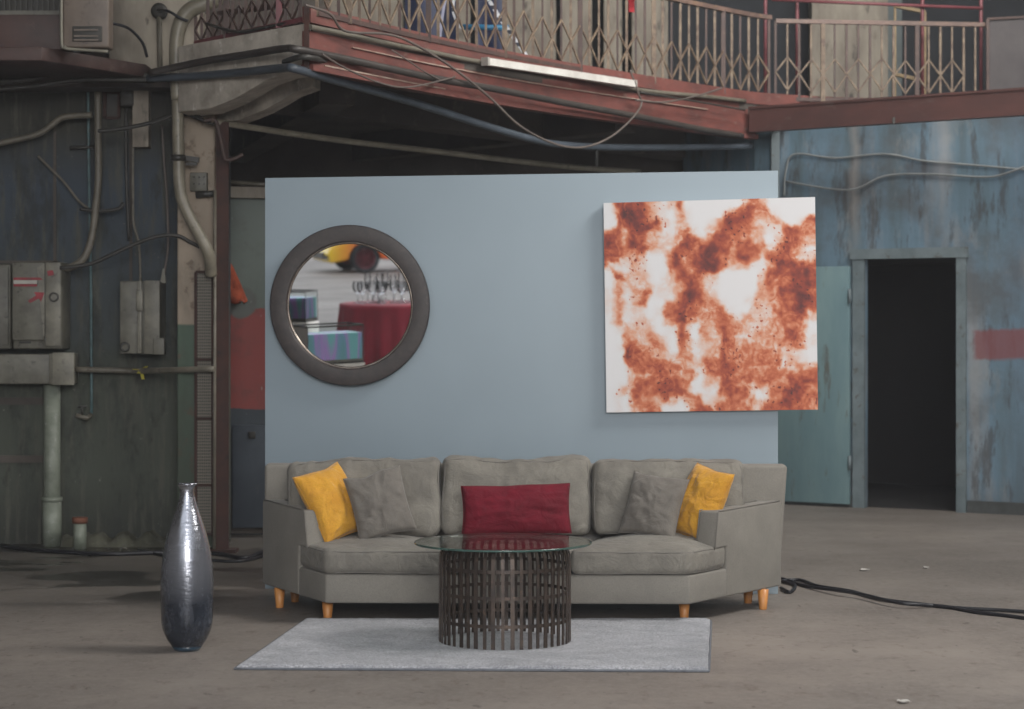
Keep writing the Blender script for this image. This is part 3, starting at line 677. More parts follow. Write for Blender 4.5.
# ------------------------------------------------------------------ left wall fittings (wall face Y = 15.2)
def L(px, py, off=0.05): return P(px, py, YL-off)
def lbox(name, lab, cat, px0, py0, px1, py1, depth, mat, bevel=0.012):
    y = YL-depth; a = P(px0, py0, y); b = P(px1, py1, y)
    root = thing(name, lab, cat, ((a.x+b.x)/2, YL-depth/2, b.z))
    MB().box(((a.x+b.x)/2, YL-depth/2-0.002, (a.z+b.z)/2), (abs(b.x-a.x), depth, abs(a.z-b.z))).build('body', mat, root, bevel=bevel)
    return root
def face(root, name, px0, py0, px1, py1, depth, t_, mat, bevel=0.004, slant=None):
    y = YL-depth; a = P(px0, py0, y); b = P(px1, py1, y)
    return MB().box(((a.x+b.x)/2, y-t_/2-0.003, (a.z+b.z)/2), (abs(b.x-a.x), t_, abs(a.z-b.z))).build(name, mat, root, bevel=bevel)
eb = lbox('switch_box', 'grey switch box with red arrow and bands on its lid', 'electrical box', 13, 262, 62, 349, 0.30, M['box_grey'])
lid = face(eb, 'lid', 13.5, 262.5, 45, 340, 0.30, 0.035, M['box_grey'])
y = YL-0.345
def decal(parent, name, pts, mat, yy):
    q = [P(a, b, yy) for a, b in pts]; return MB().prism(q, (0, 0.004, 0)).build(name, mat, parent)
decal(lid, 'red_band', [(13.5, 277.5), (40, 277.5), (43, 279.5), (40, 280), (13.5, 280)], M['red_paint'], y)
decal(lid, 'red_band', [(13.5, 284), (37, 284), (37, 286.5), (13.5, 286.5)], M['red_paint'], y)
decal(lid, 'white_band', [(13.5, 280.2), (37, 280.2), (37, 283.8), (13.5, 283.8)], M['white_paint'], y)
decal(lid, 'red_arrow', [(28, 300.5), (36, 295.5), (34, 292), (44.5, 292.5), (41, 302), (39, 298.5), (30, 303)], M['red_paint'], y)
decal(lid, 'pale_flash', [(37, 268), (44.5, 263), (44.5, 336), (43, 336)], M['box_pale'], y+0.001)
face(eb, 'side_door', 46, 262.5, 61.5, 346, 0.30, 0.02, M['box_pale'])
a = P(54, 297, YL-0.33); MB().lathe([(0.026, 0), (0.034, 0.004), (0.034, 0.012), (0.024, 0.016), (0.022, 0.0)], a, 20, (0, -1, 0)).build('ring_handle', M['pipe_dark'], eb)
decal(eb, 'red_tag', [(47, 271), (53, 270), (54, 275), (48, 276)], M['red_paint'], YL-0.327)
decal(eb, 'rating_plate', [(19, 341.5), (31, 341.5), (31, 343.5), (19, 343.5)], M['box_dark'], YL-0.303)
e2 = lbox('switch_box', 'plain dark grey box at the far left edge beside the marked switch box', 'electrical box', -30, 264, 11, 349, 0.22, M['box_grey']); face(e2, 'lid', -28, 267, 9, 345, 0.22, 0.02, M['box_grey'])
tr = lbox('cable_trunking', 'long grey cable trunking below the switch boxes', 'trunking', -40, 354, 53, 384, 0.26, M['box_grey'], 0.006); face(tr, 'end_section', 53, 352.5, 75, 385, 0.26, 0.26*0+0.03, M['box_pale'])
MB().box(((P(53, 0, YL-.13).x+P(75, 0, YL-.13).x)/2, YL-0.14, (P(0, 353, YL-.2).z+P(0, 384.5, YL-.2).z)/2), (0.15, 0.26, 0.21)).build('end_box', M['box_pale'], tr, bevel=0.006)
a = P(52, 384, YL-0.14)
dp = thing('drain_pipe', 'pale green standpipe rising from the floor to the trunking', 'pipe', (a.x, a.y, 0))
MB().tube([(a.x, a.y, 0.0), (a.x, a.y, a.z)], 0.058, 20).build('pipe_shaft', M['pipe_pale'], dp)
MB().tube([(a.x, a.y, 0.0), (a.x, a.y, 0.33)], 0.066, 20).build('lower_sleeve', M['pipe_pale'], dp)
MB().tube([(a.x, a.y, 0.31), (a.x, a.y, 0.34)], 0.072, 20).build('collar', M['pipe_pale'], dp)
a = P(80, 545, YL-0.32)
sp = thing('pipe_stub', 'short pale pipe stub with rusty cap at the wall foot', 'pipe', (a.x, a.y, 0))
MB().tube([(a.x, a.y, 0), (a.x, a.y, 0.18)], 0.045, 18).build('pipe_shaft', M['pipe_pale'], sp)
MB().tube([(a.x, a.y, 0.175), (a.x, a.y, 0.215)], 0.054, 18).build('cap', M['rust'], sp)
# second box
mbx = lbox('meter_box', 'grey meter box with a pale right half hung above the level pipe', 'electrical box', 120, 281, 160, 354, 0.26, M['box_grey'])
face(mbx, 'left_lid', 120.5, 281.5, 139, 353.5, 0.26, 0.02, M['box_grey']); face(mbx, 'right_lid', 145, 280.5, 160.5, 354, 0.26, 0.03, M['box_pale'])
face(mbx, 'latch_strip', 138.5, 281, 142.5, 353, 0.26, 0.035, M['box_pale'], 0.002); face(mbx, 'padlock_hasp', 137, 290, 143.5, 311, 0.29, 0.03, M['box_pale'])
face(mbx, 'socket', 155, 338, 166, 354.5, 0.28, 0.07, M['box_grey'])
a = P(125, 347, YL-0.285); MB().lathe([(0.03, 0), (0.036, 0.006), (0.024, 0.012), (0.02, 0)], a, 18, (0, -1, 0)).build('knob', M['pipe_dark'], mbx)
hp = ptube('pipe', 'level grey pipe crossing the left wall below the meter box', 'pipe', [L(74, 369.5, 0.12), L(110, 370, 0.12), L(135, 371, 0.12), L(175, 370, 0.5), L(215, 369, 0.62)], 0.021, M['pipe_grey'], res=3)
a = L(141, 370, 0.17)
mb = MB()
for k in range(5): mb.bar(a, a+Vector((random.uniform(-.06, .06), -0.04, random.uniform(-.07, .05))), 0.022, 0.004)
tag(mb.build('ribbon', M['yellow_ribbon'], loc=a, weld=False), 'scrap of yellow ribbon tied on the level pipe', 'ribbon')
W_ = [
 ('pipe', 'thick grey conduit bending down the wall into the marked switch box', [(57, 269), (70, 267.5), (84, 258), (92, 236), (96, 205), (98.5, 175), (98, 130), (98, 92)], 0.026, 'pipe_grey', 0.2),
 ('pipe', 'thin teal pipe running straight down the left wall', [(88, 84), (89, 180), (91, 300), (91.5, 414)], 0.010, 'teal_pipe', 0.05),
 ('pipe', 'sagging grey pipe entering from the left edge below the ledge', [(-20, 147), (10, 141), (38, 134), (52, 125), (64, 117), (92, 115)], 0.022, 'pipe_grey', 0.2),
 ('cable', 'dark cable sweeping from the switch box to the column', [(60, 268), (90, 264), (115, 253), (140, 242), (160, 236), (178, 236), (190, 242), (200, 247)], 0.014, 'pipe_dark', 0.46),
 ('pipe', 'slim grey conduit dropping to the top of the meter box', [(133, 110), (133, 200), (134, 225), (139, 245), (140.5, 283)], 0.009, 'pipe_grey', 0.1),
 ('pipe', 'dark slim conduit beside the one dropping to the meter box', [(126, 108), (126.5, 180), (129, 240)], 0.011, 'pipe_dark', 0.06),
 ('cable', 'hanging cable ending in a pale plug beside the meter box', [(162, 125), (164, 160), (167, 200), (168, 245), (164, 275), (163, 284)], 0.009, 'wire_grey', 0.15),
 ('cable', 'bundle of dark cables tied across the left wall to the column', [(98, 131), (120, 129), (150, 123), (170, 116), (185, 114), (200, 119), (210, 123)], 0.014, 'pipe_dark', 0.55),
 ('cable', 'thinner cable looping above the dark bundle at the column', [(150, 124), (165, 119), (178, 113), (195, 114), (206, 122), (214, 124)], 0.009, 'pipe_dark', 0.6),
 ('pipe', 'thin broken pipe leaning diagonally on the upper left wall', [(38, 156), (50, 168), (64, 182), (78, 200), (88, 208)], 0.009, 'pipe_grey', 0.08),
 ('pipe', 'short dark branch pipe crossing the bent conduit', [(80, 209), (100, 211), (118, 209), (124, 203)], 0.014, 'pipe_dark', 0.18),
 ('pipe', 'short level grey stub beside the teal pipe', [(70, 148), (95, 147)], 0.014, 'pipe_dark', 0.05),
 ('cable', 'dark cable under the ledge running left of the hose', [(-10, 82), (30, 80), (60, 72), (100, 74), (150, 76)], 0.02, 'pipe_dark', 0.7),
 ('cable', 'second dark cable under the ledge sagging to the left edge', [(-10, 90), (35, 86), (80, 80), (120, 80), (150, 80)], 0.015, 'pipe_dark', 0.72),
]
for nm, lab, pts, r, mt, off in W_:
    ptube(nm, lab, nm, [L(a, b, off) for a, b in pts], r, M[mt], res=5 if len(pts) > 2 else 0)
# tap at the foot of the teal pipe
a = L(91, 415, 0.06); tp_ = thing('tap', 'small tap at the foot of the thin teal pipe', 'tap', a)
MB().tube([a, a+Vector((-0.02, -0.05, -0.02)), a+Vector((-0.09, -0.07, 0.0))], 0.016, 8).build('spout', M['pipe_grey'], tp_)
MB().tube([a+Vector((-0.05, -0.06, 0)), a+Vector((-0.05, -0.06, 0.06))], 0.008, 8).tube([a+Vector((-0.08, -0.06, 0.06)), a+Vector((-0.02, -0.06, 0.06))], 0.008, 8).build('handle', M['pipe_dark'], tp_)
# plug
a = L(163, 283, 0.16); MBp = MB().prism([a+Vector((-0.02, 0, 0)), a+Vector((0.02, 0, 0)), a+Vector((0.008, 0, 0.10)), a+Vector((-0.002, 0, 0.10))], (0, 0.03, 0))
tag(MBp.build('plug', M['box_pale'], loc=a), 'pale plug hanging beside the top of the meter box', 'plug')
# small dark fittings
a = lbox('junction_box', 'small dark junction box above the slim conduits', 'electrical box', 120, 89, 134, 106, 0.14, M['box_dark'], 0.006); face(a, 'cover', 121, 90, 133, 105, 0.14, 0.01, M['box_dark'])
mb = MB(); q = [L(105, 92, 0.02), L(119, 92, 0.02), L(119, 118, 0.02), L(105, 118, 0.02)]
for i in range(4): mb.bar(q[i], q[(i+1) % 4], 0.02)
wf = tag(mb.build('vent_frame', M['brown_post'], loc=q[3], weld=False), 'small brown framed vent high on the left wall', 'vent')
MB().prism([L(106, 93, 0.01), L(118, 93, 0.01), L(118, 117, 0.01), L(106, 117, 0.01)], (0, 0.008, 0)).build('vent_panel', M['box_dark'], wf)
# wall pilaster strip with paint edge, dark panel seams
mb = MB()
for px in (55, 131): mb.bar(L(px, 120, 0.0), L(px, 350, 0.0), 0.02, 0.02)
mb.bar(L(-20, 262, 0), L(58, 262, 0), 0.02, 0.02)
for py in (401, 459): mb.bar(L(-20, py, 0.0), L(44, py, 0.0), 0.03, 0.05)
struct(mb.build('trim_6', M['dark_wall'], weld=False))
# big duct on the column
dk = [P(240, -30, 14.5), P(222, -6, 14.5), P(205, 3, 14.48), P(188, 12, 14.48), P(178.5, 30, 14.48), P(176, 60, 14.48), P(177.5, 100, 14.48), P(178.5, 150, 14.5), P(180, 190, 14.5), P(188, 214, 14.5), P(200, 236, 14.52), P(209, 255, 14.54), P(211, 275, 14.6)]
du = thing('duct_pipe', 'large pale pipe bending over and down the column', 'pipe', dk[5])
MB().tube(dk[:7], [0.062, 0.044], 16, res=6).build('upper_bend', M['duct_grey'], du)
MB().tube(dk[6:], [0.040, 0.040], 16, res=6).build('lower_run', M['duct_grey'], du)
for py in (64, 158):
    q = P(178, py, 14.49); MB().tube([q+Vector((0, 0, -0.02)), q+Vector((0, 0, 0.02))], 0.050, 16).build('clamp', M['pipe_dark'], du)
q = P(192, 160, 14.6); cb = tag(MB().bar(P(184, 158, 14.6), P(199, 160, 14.6), 0.035).bar(P(186, 164, 14.6), P(197, 164, 14.6), 0.02).build('pipe_bracket', M['pipe_dark'], loc=q, weld=False), 'dark bracket holding the large pipe to the column', 'bracket')
q = P(199, 182, YC-0.03)
sb = thing('socket_box', 'small square riveted box on the column beside the large pipe', 'electrical box', q)
MB().box(P(199, 182, YC-0.03), (0.115, 0.06, 0.125)).build('body', M['box_grey'], sb, bevel=0.004)
mb = MB()
for a in (194, 199, 204):
    for b in (177, 184): mb.ball(P(a, b, YC-0.062), 0.006, 8)
mb.build('rivets', M['box_dark'], sb)
q0 = P(196, 195, YC-0.05); ptube('pipe', 'short dark bar under the riveted box', 'pipe', [q0, P(218, 193, YC-0.05)], 0.022, M['pipe_dark'], res=0)
# steel post, thin pipe and mesh panel right of the column
YP = 14.62
ps = thing('steel_post', 'brown steel post standing right of the column', 'post', (P(222, 0, YP).x, YP, 0))
MB().bar(P(222.5, 122, YP), Vector((P(222.5, 0, YP).x, YP, 0)), 0.085, 0.02).bar(P(219.5, 122, YP+.04), Vector((P(219.5, 0, YP).x, YP+.04, 0)), 0.012, 0.08).bar(P(225.5, 122, YP+.04), Vector((P(225.5, 0, YP).x, YP+.04, 0)), 0.012, 0.08).build('post_shaft', M['brown_post'], ps, weld=False)
MB().box(Vector((P(222, 0, YP).x, YP+0.02, 0.012)), (0.2, 0.16, 0.024)).build('base_plate', M['brown_post'], ps)
ptube('pipe', 'pale thin pipe running down beside the brown steel post', 'pipe', [P(215, 190, YP-0.02), Vector((P(214.6, 0, YP).x, YP-0.02, 0))], 0.011, M['pipe_grey'], res=0)
ptube('hook_bar', 'rusty arm bent over the top of the brown post', 'bar', [P(204, 121, 14.5), P(215, 120, 14.5), P(220, 135, 14.5), P(224, 155, 14.5), P(227, 160, 14.5), P(236, 158, 14.5), P(243, 154, 14.5)], 0.013, M['rust_dark'], res=4)
mb = MB(); q = P(205, 0, YC-0.07)
gp = thing('mesh_guard', 'tall perforated metal guard fixed between the column and the brown post', 'guard', (q.x, YC-0.07, 0.1))
a = P(196, 272, YC-0.06); b = P(213, 545, YC-0.06)
MB().box(((a.x+b.x)/2, YC-0.06, (a.z+0.12)/2), (b.x-a.x, 0.012, a.z-0.12)).build('mesh_sheet', M['mesh'], gp)
mb = MB()
for x_ in (a.x, b.x): mb.bar((x_, YC-0.07, 0.1), (x_, YC-0.07, a.z), 0.018)
for z_ in (0.12, 0.45, 0.9, 1.3, a.z): mb.bar((a.x, YC-0.07, z_), (b.x, YC-0.07, z_), 0.018)
mb.build('guard_frame', M['brown_post'], gp, weld=False)
# cloth, blue door and plate in the recess
q = P(234, 290, YR-0.06)
def rag(u, v):
    a = 2*PI*u; r = 0.02+0.05*v**0.8*(1+0.25*math.sin(5*a)+0.15*math.sin(9*a+2))
    return P(228+9*v, 265+36*v, YR-0.1)+Vector((r*math.cos(a), 0.7*r*math.sin(a), 0.02*math.sin(3*a)))
mb = MB().grid(rag, 36, 14); mb.ball(P(235, 296, YR-0.12), 0.055, 12, (1, .8, 1.1))
tag(mb.build('orange_rag', M['orange_cloth'], loc=q), 'orange rag hanging against the recess wall beside the brown post', 'rag')
dd_ = thing('cabinet_door', 'slate blue metal door low in the recess under the red paint', 'door', P(247, 530, YR-0.05))
a = P(232, 425, YR-0.05); b = P(300, 528, YR-0.05)
MB().box(((a.x+b.x)/2, YR-0.035, (a.z+b.z)/2), (b.x-a.x, 0.04, a.z-b.z)).build('leaf', M['blue_door'], dd_, bevel=0.006)
MB().box(P(252, 435, YR-0.062), (0.05, 0.015, 0.05)).build('lock_plate', M['box_dark'], dd_, bevel=0.004)
MB().bar(P(238, 543, YR-0.06), P(300, 536, YR-0.06), 0.02).build('lower_edge', M['box_dark'], dd_)
struct(MB().box((P(255, 0, YR).x, YR-0.005, 0.14), (0.7, 0.03, 0.26)).build('baseboard_recess', M['dark_wall']))
# broken mortar curb at the wall foot
mb = MB(); x0 = P(64, 0, YL-.1).x; x1 = P(182, 0, YL-.1).x
mb.grid(lambda u, v: Vector((x0+(x1-x0)*u, YL-0.22+0.22*v, 0.0+(0.07+0.05*nz((u*9, 1, 2), 1.0)+0.02*nz((u*40, 3, 2), 1))*min(1, v*5))), 60, 8)
struct(mb.build('baseboard_left', M['curb']))
# scraps on top
ptube('cable', 'thick black cable lying along the foot of the left wall', 'cable', [Vector((P(px, 0, 14.5).x, 14.5+dy, 0.014)) for px, dy in ((-20, 0.5), (20, 0.2), (60, 0.05), (110, -0.1), (170, 0.0), (215, -0.05), (250, -0.35), (262, 0.0), (290, 0.3))], 0.014, M['cable'])
ptube('cable', 'second black cable lying near the foot of the brown post', 'cable', [Vector((P(px, 0, 14.0).x, 14.0+dy, 0.010)) for px, dy in ((120, 0.7), (160, 0.3), (200, 0.1), (240, 0.0), (262, 0.4), (285, 0.8))], 0.010, M['cable'])

# upper-left ledge, appliance, grille
YB = 14.3
lg = thing('steel_ledge', 'brown-red steel ledge jutting out under the boxy appliance at upper left', 'ledge', P(50, 60, YB))
a0 = P(-60, 62, 13.6); a1 = P(42, 60, 13.6); a2 = P(112, 68, 14.4); z0 = P(0, 60.5, 13.6).z; hgt = 0.085
MB().prism([Vector((a0.x, 13.6, z0)), Vector((a1.x, 13.6, z0)), Vector((P(146, 0, 14.5).x, 14.5, z0)), Vector((P(146, 0, 14.5).x, 14.95, z0)), Vector((a0.x, 14.95, z0))], (0, 0, hgt)).build('ledge_plate', M['ledge_red'], lg, bevel=0.006)
z1 = z0+hgt
MB().box((P(16, 0, 13.75).x, 13.75, z1+0.11), (0.60, 0.05, 0.22)).build('kick_plate', M['ledge_red'], lg, bevel=0.004)
g = thing('window_grille', 'dark barred grille behind the ledge at the upper left corner', 'grille', (P(20, 0, 13.9).x, 13.9, z1))
mb = MB(); zz = z1+0.24
for k in range(16): mb.bar((P(-20, 0, 13.9).x+0.035*k, 13.82, zz), (P(-20, 0, 13.9).x+0.035*k, 13.82, zz+0.6), 0.010)
mb.build('bars', M['pipe_dark'], g, weld=False)
MB().box((P(15, 0, 13.9).x, 13.86, zz+0.28), (0.62, 0.03, 0.62)).build('backing', M['box_dark'], g)
MB().bar((P(-30, 0, 13.8).x, 13.8, zz), (P(60, 0, 13.8).x, 13.8, zz), 0.03).build('sill', M['box_grey'], g)
ac = thing('air_conditioner', 'boxy cream appliance with slotted front on the upper left ledge', 'air conditioner', (P(86, 0, 13.75).x, 13.95, z1))
a = P(62, -40, 13.65); b = P(109, 50, 13.65)
MB().box(((a.x+b.x)/2, 13.73, (a.z+z1)/2), (b.x-a.x, 0.16, a.z-z1-0.004)).build('shell', M['ac_shell'], ac, bevel=0.015, seg=3)
MB().box(((P(73, 0, 13.65).x+P(102, 0, 13.65).x)/2, 13.645, P(0, 34, 13.65).z), (0.185, 0.02, 0.095)).build('slot_recess', M['box_dark'], ac, bevel=0.004)
mb = MB()
for py in (30, 36, 40): mb.bar(P(74, py, 13.63), P(98, py, 13.63), 0.012, 0.01)
mb.build('louvre', M['ac_shell'], ac, weld=False)
mb = MB(); q = [P(61.5, -30, 13.63), P(61.5, 40, 13.63), P(65, 47, 13.63), P(70, 49, 13.63), P(108, 51.5, 13.63)]
mb.tube(q, 0.010, 8, res=4); mb.build('front_trim', M['box_pale'], ac)
ptube('cable', 'thin black lead curving from the cream appliance to the hose', 'cable', [P(110, 23, 14.0), P(128, 28, 14.2), P(142, 42, 14.3), P(147, 57, 14.35)], 0.010, M['cable'])
# round lamp cap with cable
a = P(158, 10, 14.55); rc = thing('round_fitting', 'round dark fitting on the pale pier left of the large pipe', 'fitting', a)
MB().lathe([(0.0, 0), (0.035, 0), (0.055, 0.02), (0.055, 0.06), (0.03, 0.07), (0.0, 0.07)], a+Vector((0, 0.1, 0)), 18, (0, -1, 0)).build('cap', M['box_dark'], rc)
MB().tube([a, P(168, 11, 14.4), P(180, 18, 14.38), P(188, 21, 14.38)], 0.010, 8, res=4).build('lead', M['cable'], rc)
MB().tube([P(159, 15, 14.6), P(160, 68, 14.6)], 0.018, 8).build('stem', M['pipe_grey'], rc)
# pale boards and dark gap between duct and gallery
for px, w_, lab in ((203, 0.05, 'pale narrow upright board behind the large pipe bend'), (191, 0.04, 'thin pale upright board nearest the large pipe')):
    q = P(px, 36, 14.75); tag(MB().bar(P(px, 37, 14.75), P(px, 14, 14.75), w_, 0.02).build('upright_board', M['upper_wall'], loc=q), lab, 'board')
struct(MB().box((P(225, 0, 16.5).x, 16.5, 4.1), (1.6, 0.1, 1.4)).build('wall_gallery', M['dark_wall']))

# right wall wires, scraps, floor cables
ptube('cable', 'upper pale wire swagged across the blue wall above the doorway', 'cable', [W(784, 196, 0.02), W(786, 170, 0.03), W(795, 154, 0.03), W(835, 158, 0.02), W(885, 154, 0.02), W(925, 161, 0.02), W(985, 166, 0.02), W(1040, 171, 0.02)], 0.009, M['wire_pale'], seg=6)
ptube('cable', 'lower pale wire drooping across the blue wall above the doorway', 'cable', [W(784, 181, 0.02), W(848, 190, 0.03), W(885, 176, 0.02), W(930, 174, 0.03), W(985, 177, 0.02), W(1010, 172, 0.03), W(1040, 160, 0.02)], 0.009, M['wire_pale'], seg=6)
def G(px, py, z=0.0):                                          # point at height z on the floor plane seen at pixel
    Y = (CH-z)*F/(py-HY); return Vector(((px-CX)*Y/F, Y, z))
fc = [(781, 588), (790, 592), (795, 585), (782, 581), (800, 580), (818, 586), (850, 591), (880, 599), (920, 604), (960, 608), (1000, 610), (1045, 613)]
ptube('floor_cable', 'upper of the two black cables trailing right from behind the sofa', 'cable', [G(a, b, 0.012) for a, b in fc], 0.010, M['cable'])
fc = [(779, 578), (787, 580), (805, 586), (835, 590), (860, 594), (900, 603), (940, 606), (975, 612), (1010, 616), (1045, 621)]
ptube('floor_cable', 'lower of the two black cables trailing right from behind the sofa', 'cable', [G(a, b, 0.028 if i > 2 and i < 6 else 0.010) for i, (a, b) in enumerate(fc)], 0.010, M['cable'])
def scrap(px, py, w_, lab, rz):
    c = G(px, py, 0.004); mb = MB(); Rz = Matrix.Rotation(rz, 3, 'Z')
    mb.grid(lambda u, v: c+Rz@Vector(((u-.5)*w_*(1-.4*v), (v-.5)*w_*0.9, 0.004+0.012*abs(nz((u*3, v*3, px), 1.3)))), 6, 6)
    mb.grid(lambda u, v: c+Rz@Vector(((u-.5)*w_*(1-.4*v), (v-.5)*w_*0.9, 0.0+0.012*abs(nz((u*3, v*3, px), 1.3)))), 6, 6)
    tag(mb.build('paper_scrap', M['paper'], loc=c), lab, 'paper scrap')
scrap(864, 570, 0.06, 'larger white paper scrap on the bare floor right of the sofa', 0.3)
scrap(926, 568, 0.035, 'small white paper scrap farthest right on the floor', 1.1)
scrap(903, 702, 0.05, 'white paper scrap nearest the bottom edge of the floor', 0.5)
scrap(124, 549, 0.05, 'tiny white scrap by the foot of the left wall', 0.2)

# ------------------------------------------------------------------ backdrop panel, mirror, painting
PLx, PLy = -1.434, 12.60; PRx, PRy = 1.514, 12.35
pu = Vector((PRx-PLx, PRy-PLy, 0)).normalized(); pn = Vector((pu.y, -pu.x, 0))     # along the panel; towards the camera
pan = thing('backdrop_panel', 'large freestanding grey-blue painted backdrop panel behind the sofa', 'backdrop', ((PLx+PRx)/2, (PLy+PRy)/2, 0))
a = Vector((PLx, PLy, 0.0)); b = Vector((PRx, PRy, 0.0)); zl, zr = 2.385, 2.41
mb = MB(); th_ = -pn*0.04
mb.add([a, b, b+Vector((0, 0, zr)), a+Vector((0, 0, zl)), a+th_, b+th_, b+th_+Vector((0, 0, zr)), a+th_+Vector((0, 0, zl))], [(0, 1, 2, 3), (5, 4, 7, 6), (4, 0, 3, 7), (1, 5, 6, 2), (3, 2, 6, 7), (4, 5, 1, 0)])
mb.build('panel_face', M['panel'], pan, bevel=0.002)
for s_ in (0.25, 0.75):
    q = a+(b-a)*s_+th_*1.5
    MB().bar(q, q+Vector((0, 0, 2.2)), 0.05).bar(q+Vector((0, 0, 1.6)), q-pn*0.7+Vector((0, 0, 0.03)), 0.04).bar(q+Vector((0, 0, 0.03)), q-pn*0.7+Vector((0, 0, 0.03)), 0.04).build('rear_brace', M['plank'], pan, weld=False)

def on_panel(px, py, off):
    k = (px-CX)/F; A_ = Vector((PLx, PLy, 0))+pn*off; u = (k*A_.y-A_.x)/(pu.x-k*pu.y); q = A_+pu*u
    return Vector((q.x, q.y, CH-(py-HY)*q.y/F))
# mirror: round dark frame hung leaning slightly forward
TILT = math.radians(2.2)
mc = on_panel(350, 305.5, 0.065)
mN = (pn*math.cos(TILT)+Vector((0, 0, -math.sin(TILT)))).normalized()
mir = thing('round_mirror', 'round wall mirror in a wide dark frame hung on the backdrop', 'mirror', mc)
R1 = 0.463; R0 = 0.365
MB().lathe([(R0-0.002, 0.004), (R0+0.002, 0.022), (R0+0.006, 0.026), (R1-0.012, 0.034), (R1-0.004, 0.031), (R1, 0.022), (R1+0.001, 0.0), (R1-0.015, -0.028), (R1-0.05, -0.034), (R0, -0.03), (R0-0.002, 0.004)], mc, 96, mN).build('frame', M['mirror_frame'], mir).data.set_sharp_from_angle(angle=math.radians(28))
MB().lathe([(R0-0.012, 0.0035), (R0-0.006, 0.009), (R0+0.002, 0.008), (R0+0.002, 0.0)], mc, 96, mN).build('inner_rim', M['mirror_rim'], mir)
MB().lathe([(0.0, 0.003), (R0-0.004, 0.003)], mc, 96, mN, smooth=False).build('mirror_plate', M['mirror'], mir)
MB().lathe([(0.0, -0.03), (R0+0.01, -0.03), (R0+0.01, -0.033), (0, -0.033)], mc, 48, mN, smooth=False).build('backing_board', M['box_dark'], mir)

# painting
rows = """
046653124000 000054200000
058862103100 003574410000
066877313100 146773330015
563763214520 365452115645
663763223653 664442025553
653473215657 864554246321
642420036467 754642655422
411310046467 752211477765
063220135543 200001666676
032231223642 100002435666
141361114763 200003336765
131240045764 410013246686
131210157654 441003245685
031221047534 453132245572
013322015204 354422345540
004323205403 264223345641
016534304312 265333444541
006554324312 365444432210
005455533225 565445441310
002335643415 566444544355
003556665503 366554554665
022555666401 156433246764
010543422341 135520145655
010354000465 355442456554
""".strip().split('\n')
Gd = np.array([[int(c) for c in r.replace(' ', '')] for r in rows], float)
def paint_density(u, v):                                        # u right, v down, 0..1
    w = Vector((u*7, v*7, 1.3)); s_ = 0.75
    du = noise.fractal(w, 0.9, 2.0, 5)*s_; dv = noise.fractal(w+Vector((9.1, 4.2, 7)), 0.9, 2.0, 5)*s_
    x_ = min(max(u*24-0.5+du*0.9, 0), 22.999); y_ = min(max(v*24-0.5+dv*0.9, 0), 22.999)
    i = int(x_); j = int(y_); fx = x_-i; fy = y_-j
    fx = fx*fx*(3-2*fx); fy = fy*fy*(3-2*fy)
    g_ = (Gd[j, i]*(1-fx)+Gd[j, i+1]*fx)*(1-fy)+(Gd[j+1, i]*(1-fx)+Gd[j+1, i+1]*fx)*fy
    fine = noise.fractal(Vector((u*26, v*26, 4)), 0.7, 2.1, 4); ridg = 1-abs(noise.noise(Vector((u*15+du*3, v*15+dv*3, 8))))*2
    mid = noise.fractal(Vector((u*11, v*11, 2)), 0.9, 2.0, 3)
    sp = noise.noise(Vector((u*70, v*70, 3))); cl = noise.noise(Vector((u*9, v*9, 11)))
    g_ += (fine*0.95+mid*1.2+(ridg-0.5)*1.3+(abs(noise.noise(Vector((u*34+dv, v*34, 6))))-0.15)*1.3)*min(1.0, g_/3.2)
    if sp > 0.42 and cl > 0.12 and g_ > 1.2: g_ += 3.0
    return g_
stops = [(0.0, (218, 217, 218)), (0.9, (216, 211, 210)), (2.0, (216, 190, 178)), (3.2, (212, 154, 126)), (4.3, (198, 114, 78)), (5.4, (174, 84, 52)), (6.5, (144, 60, 42)), (7.8, (108, 44, 38)), (9.5, (76, 36, 36))]
def pcol(g_):
    if g_ <= 0: return lin(stops[0][1])
    for (a_, ca), (b_, cb_) in zip(stops, stops[1:]):
        if g_ < b_:
            f_ = (g_-a_)/(b_-a_); return lin(tuple(ca[i]+(cb_[i]-ca[i])*f_ for i in range(3)))
    return lin(stops[-1][1])
Yp = None
qTL = on_panel(603.5, 203, 0.045+0.01); qTR = on_panel(815, 197, 0.055); qBR = on_panel(818, 409.5, 0.055); qBL = on_panel(606.5, 412.5, 0.055)
pc_ = (qTL+qTR+qBR+qBL)/4
art = thing('abstract_painting', 'square canvas with rust-red and white abstract ink clouds, overhanging the backdrop edge', 'painting', pc_)
N_ = 300
def cv(u, v): return (qTL*(1-u)+qTR*u)*(1-v)+(qBL*(1-u)+qBR*u)*v
mb = MB().grid(lambda u, v: cv(u, v)+pn*0.0006, N_, N_, True)
tcan = NT('ink_on_canvas'); at_ = tcan.n.new('ShaderNodeVertexColor'); at_.layer_name = 'ink'
tcan.col(at_.outputs[0]).set(Roughness=0.6); tcan.bump(tcan.noise(500, 2, 0.5), 0.05, 0.001)
po = mb.build('painted_face', tcan.m, art, weld=False)
ca_ = po.data.color_attributes.new('ink', 'FLOAT_COLOR', 'POINT')
buf = []
for j in range(N_):
    for i in range(N_): buf += pcol(paint_density(i/(N_-1), j/(N_-1)))
ca_.data.foreach_set('color', buf)
MB().prism([qTL, qTR, qBR, qBL], -pn*0.042).build('stretcher', M['canvas_edge'], art, bevel=0.0015)

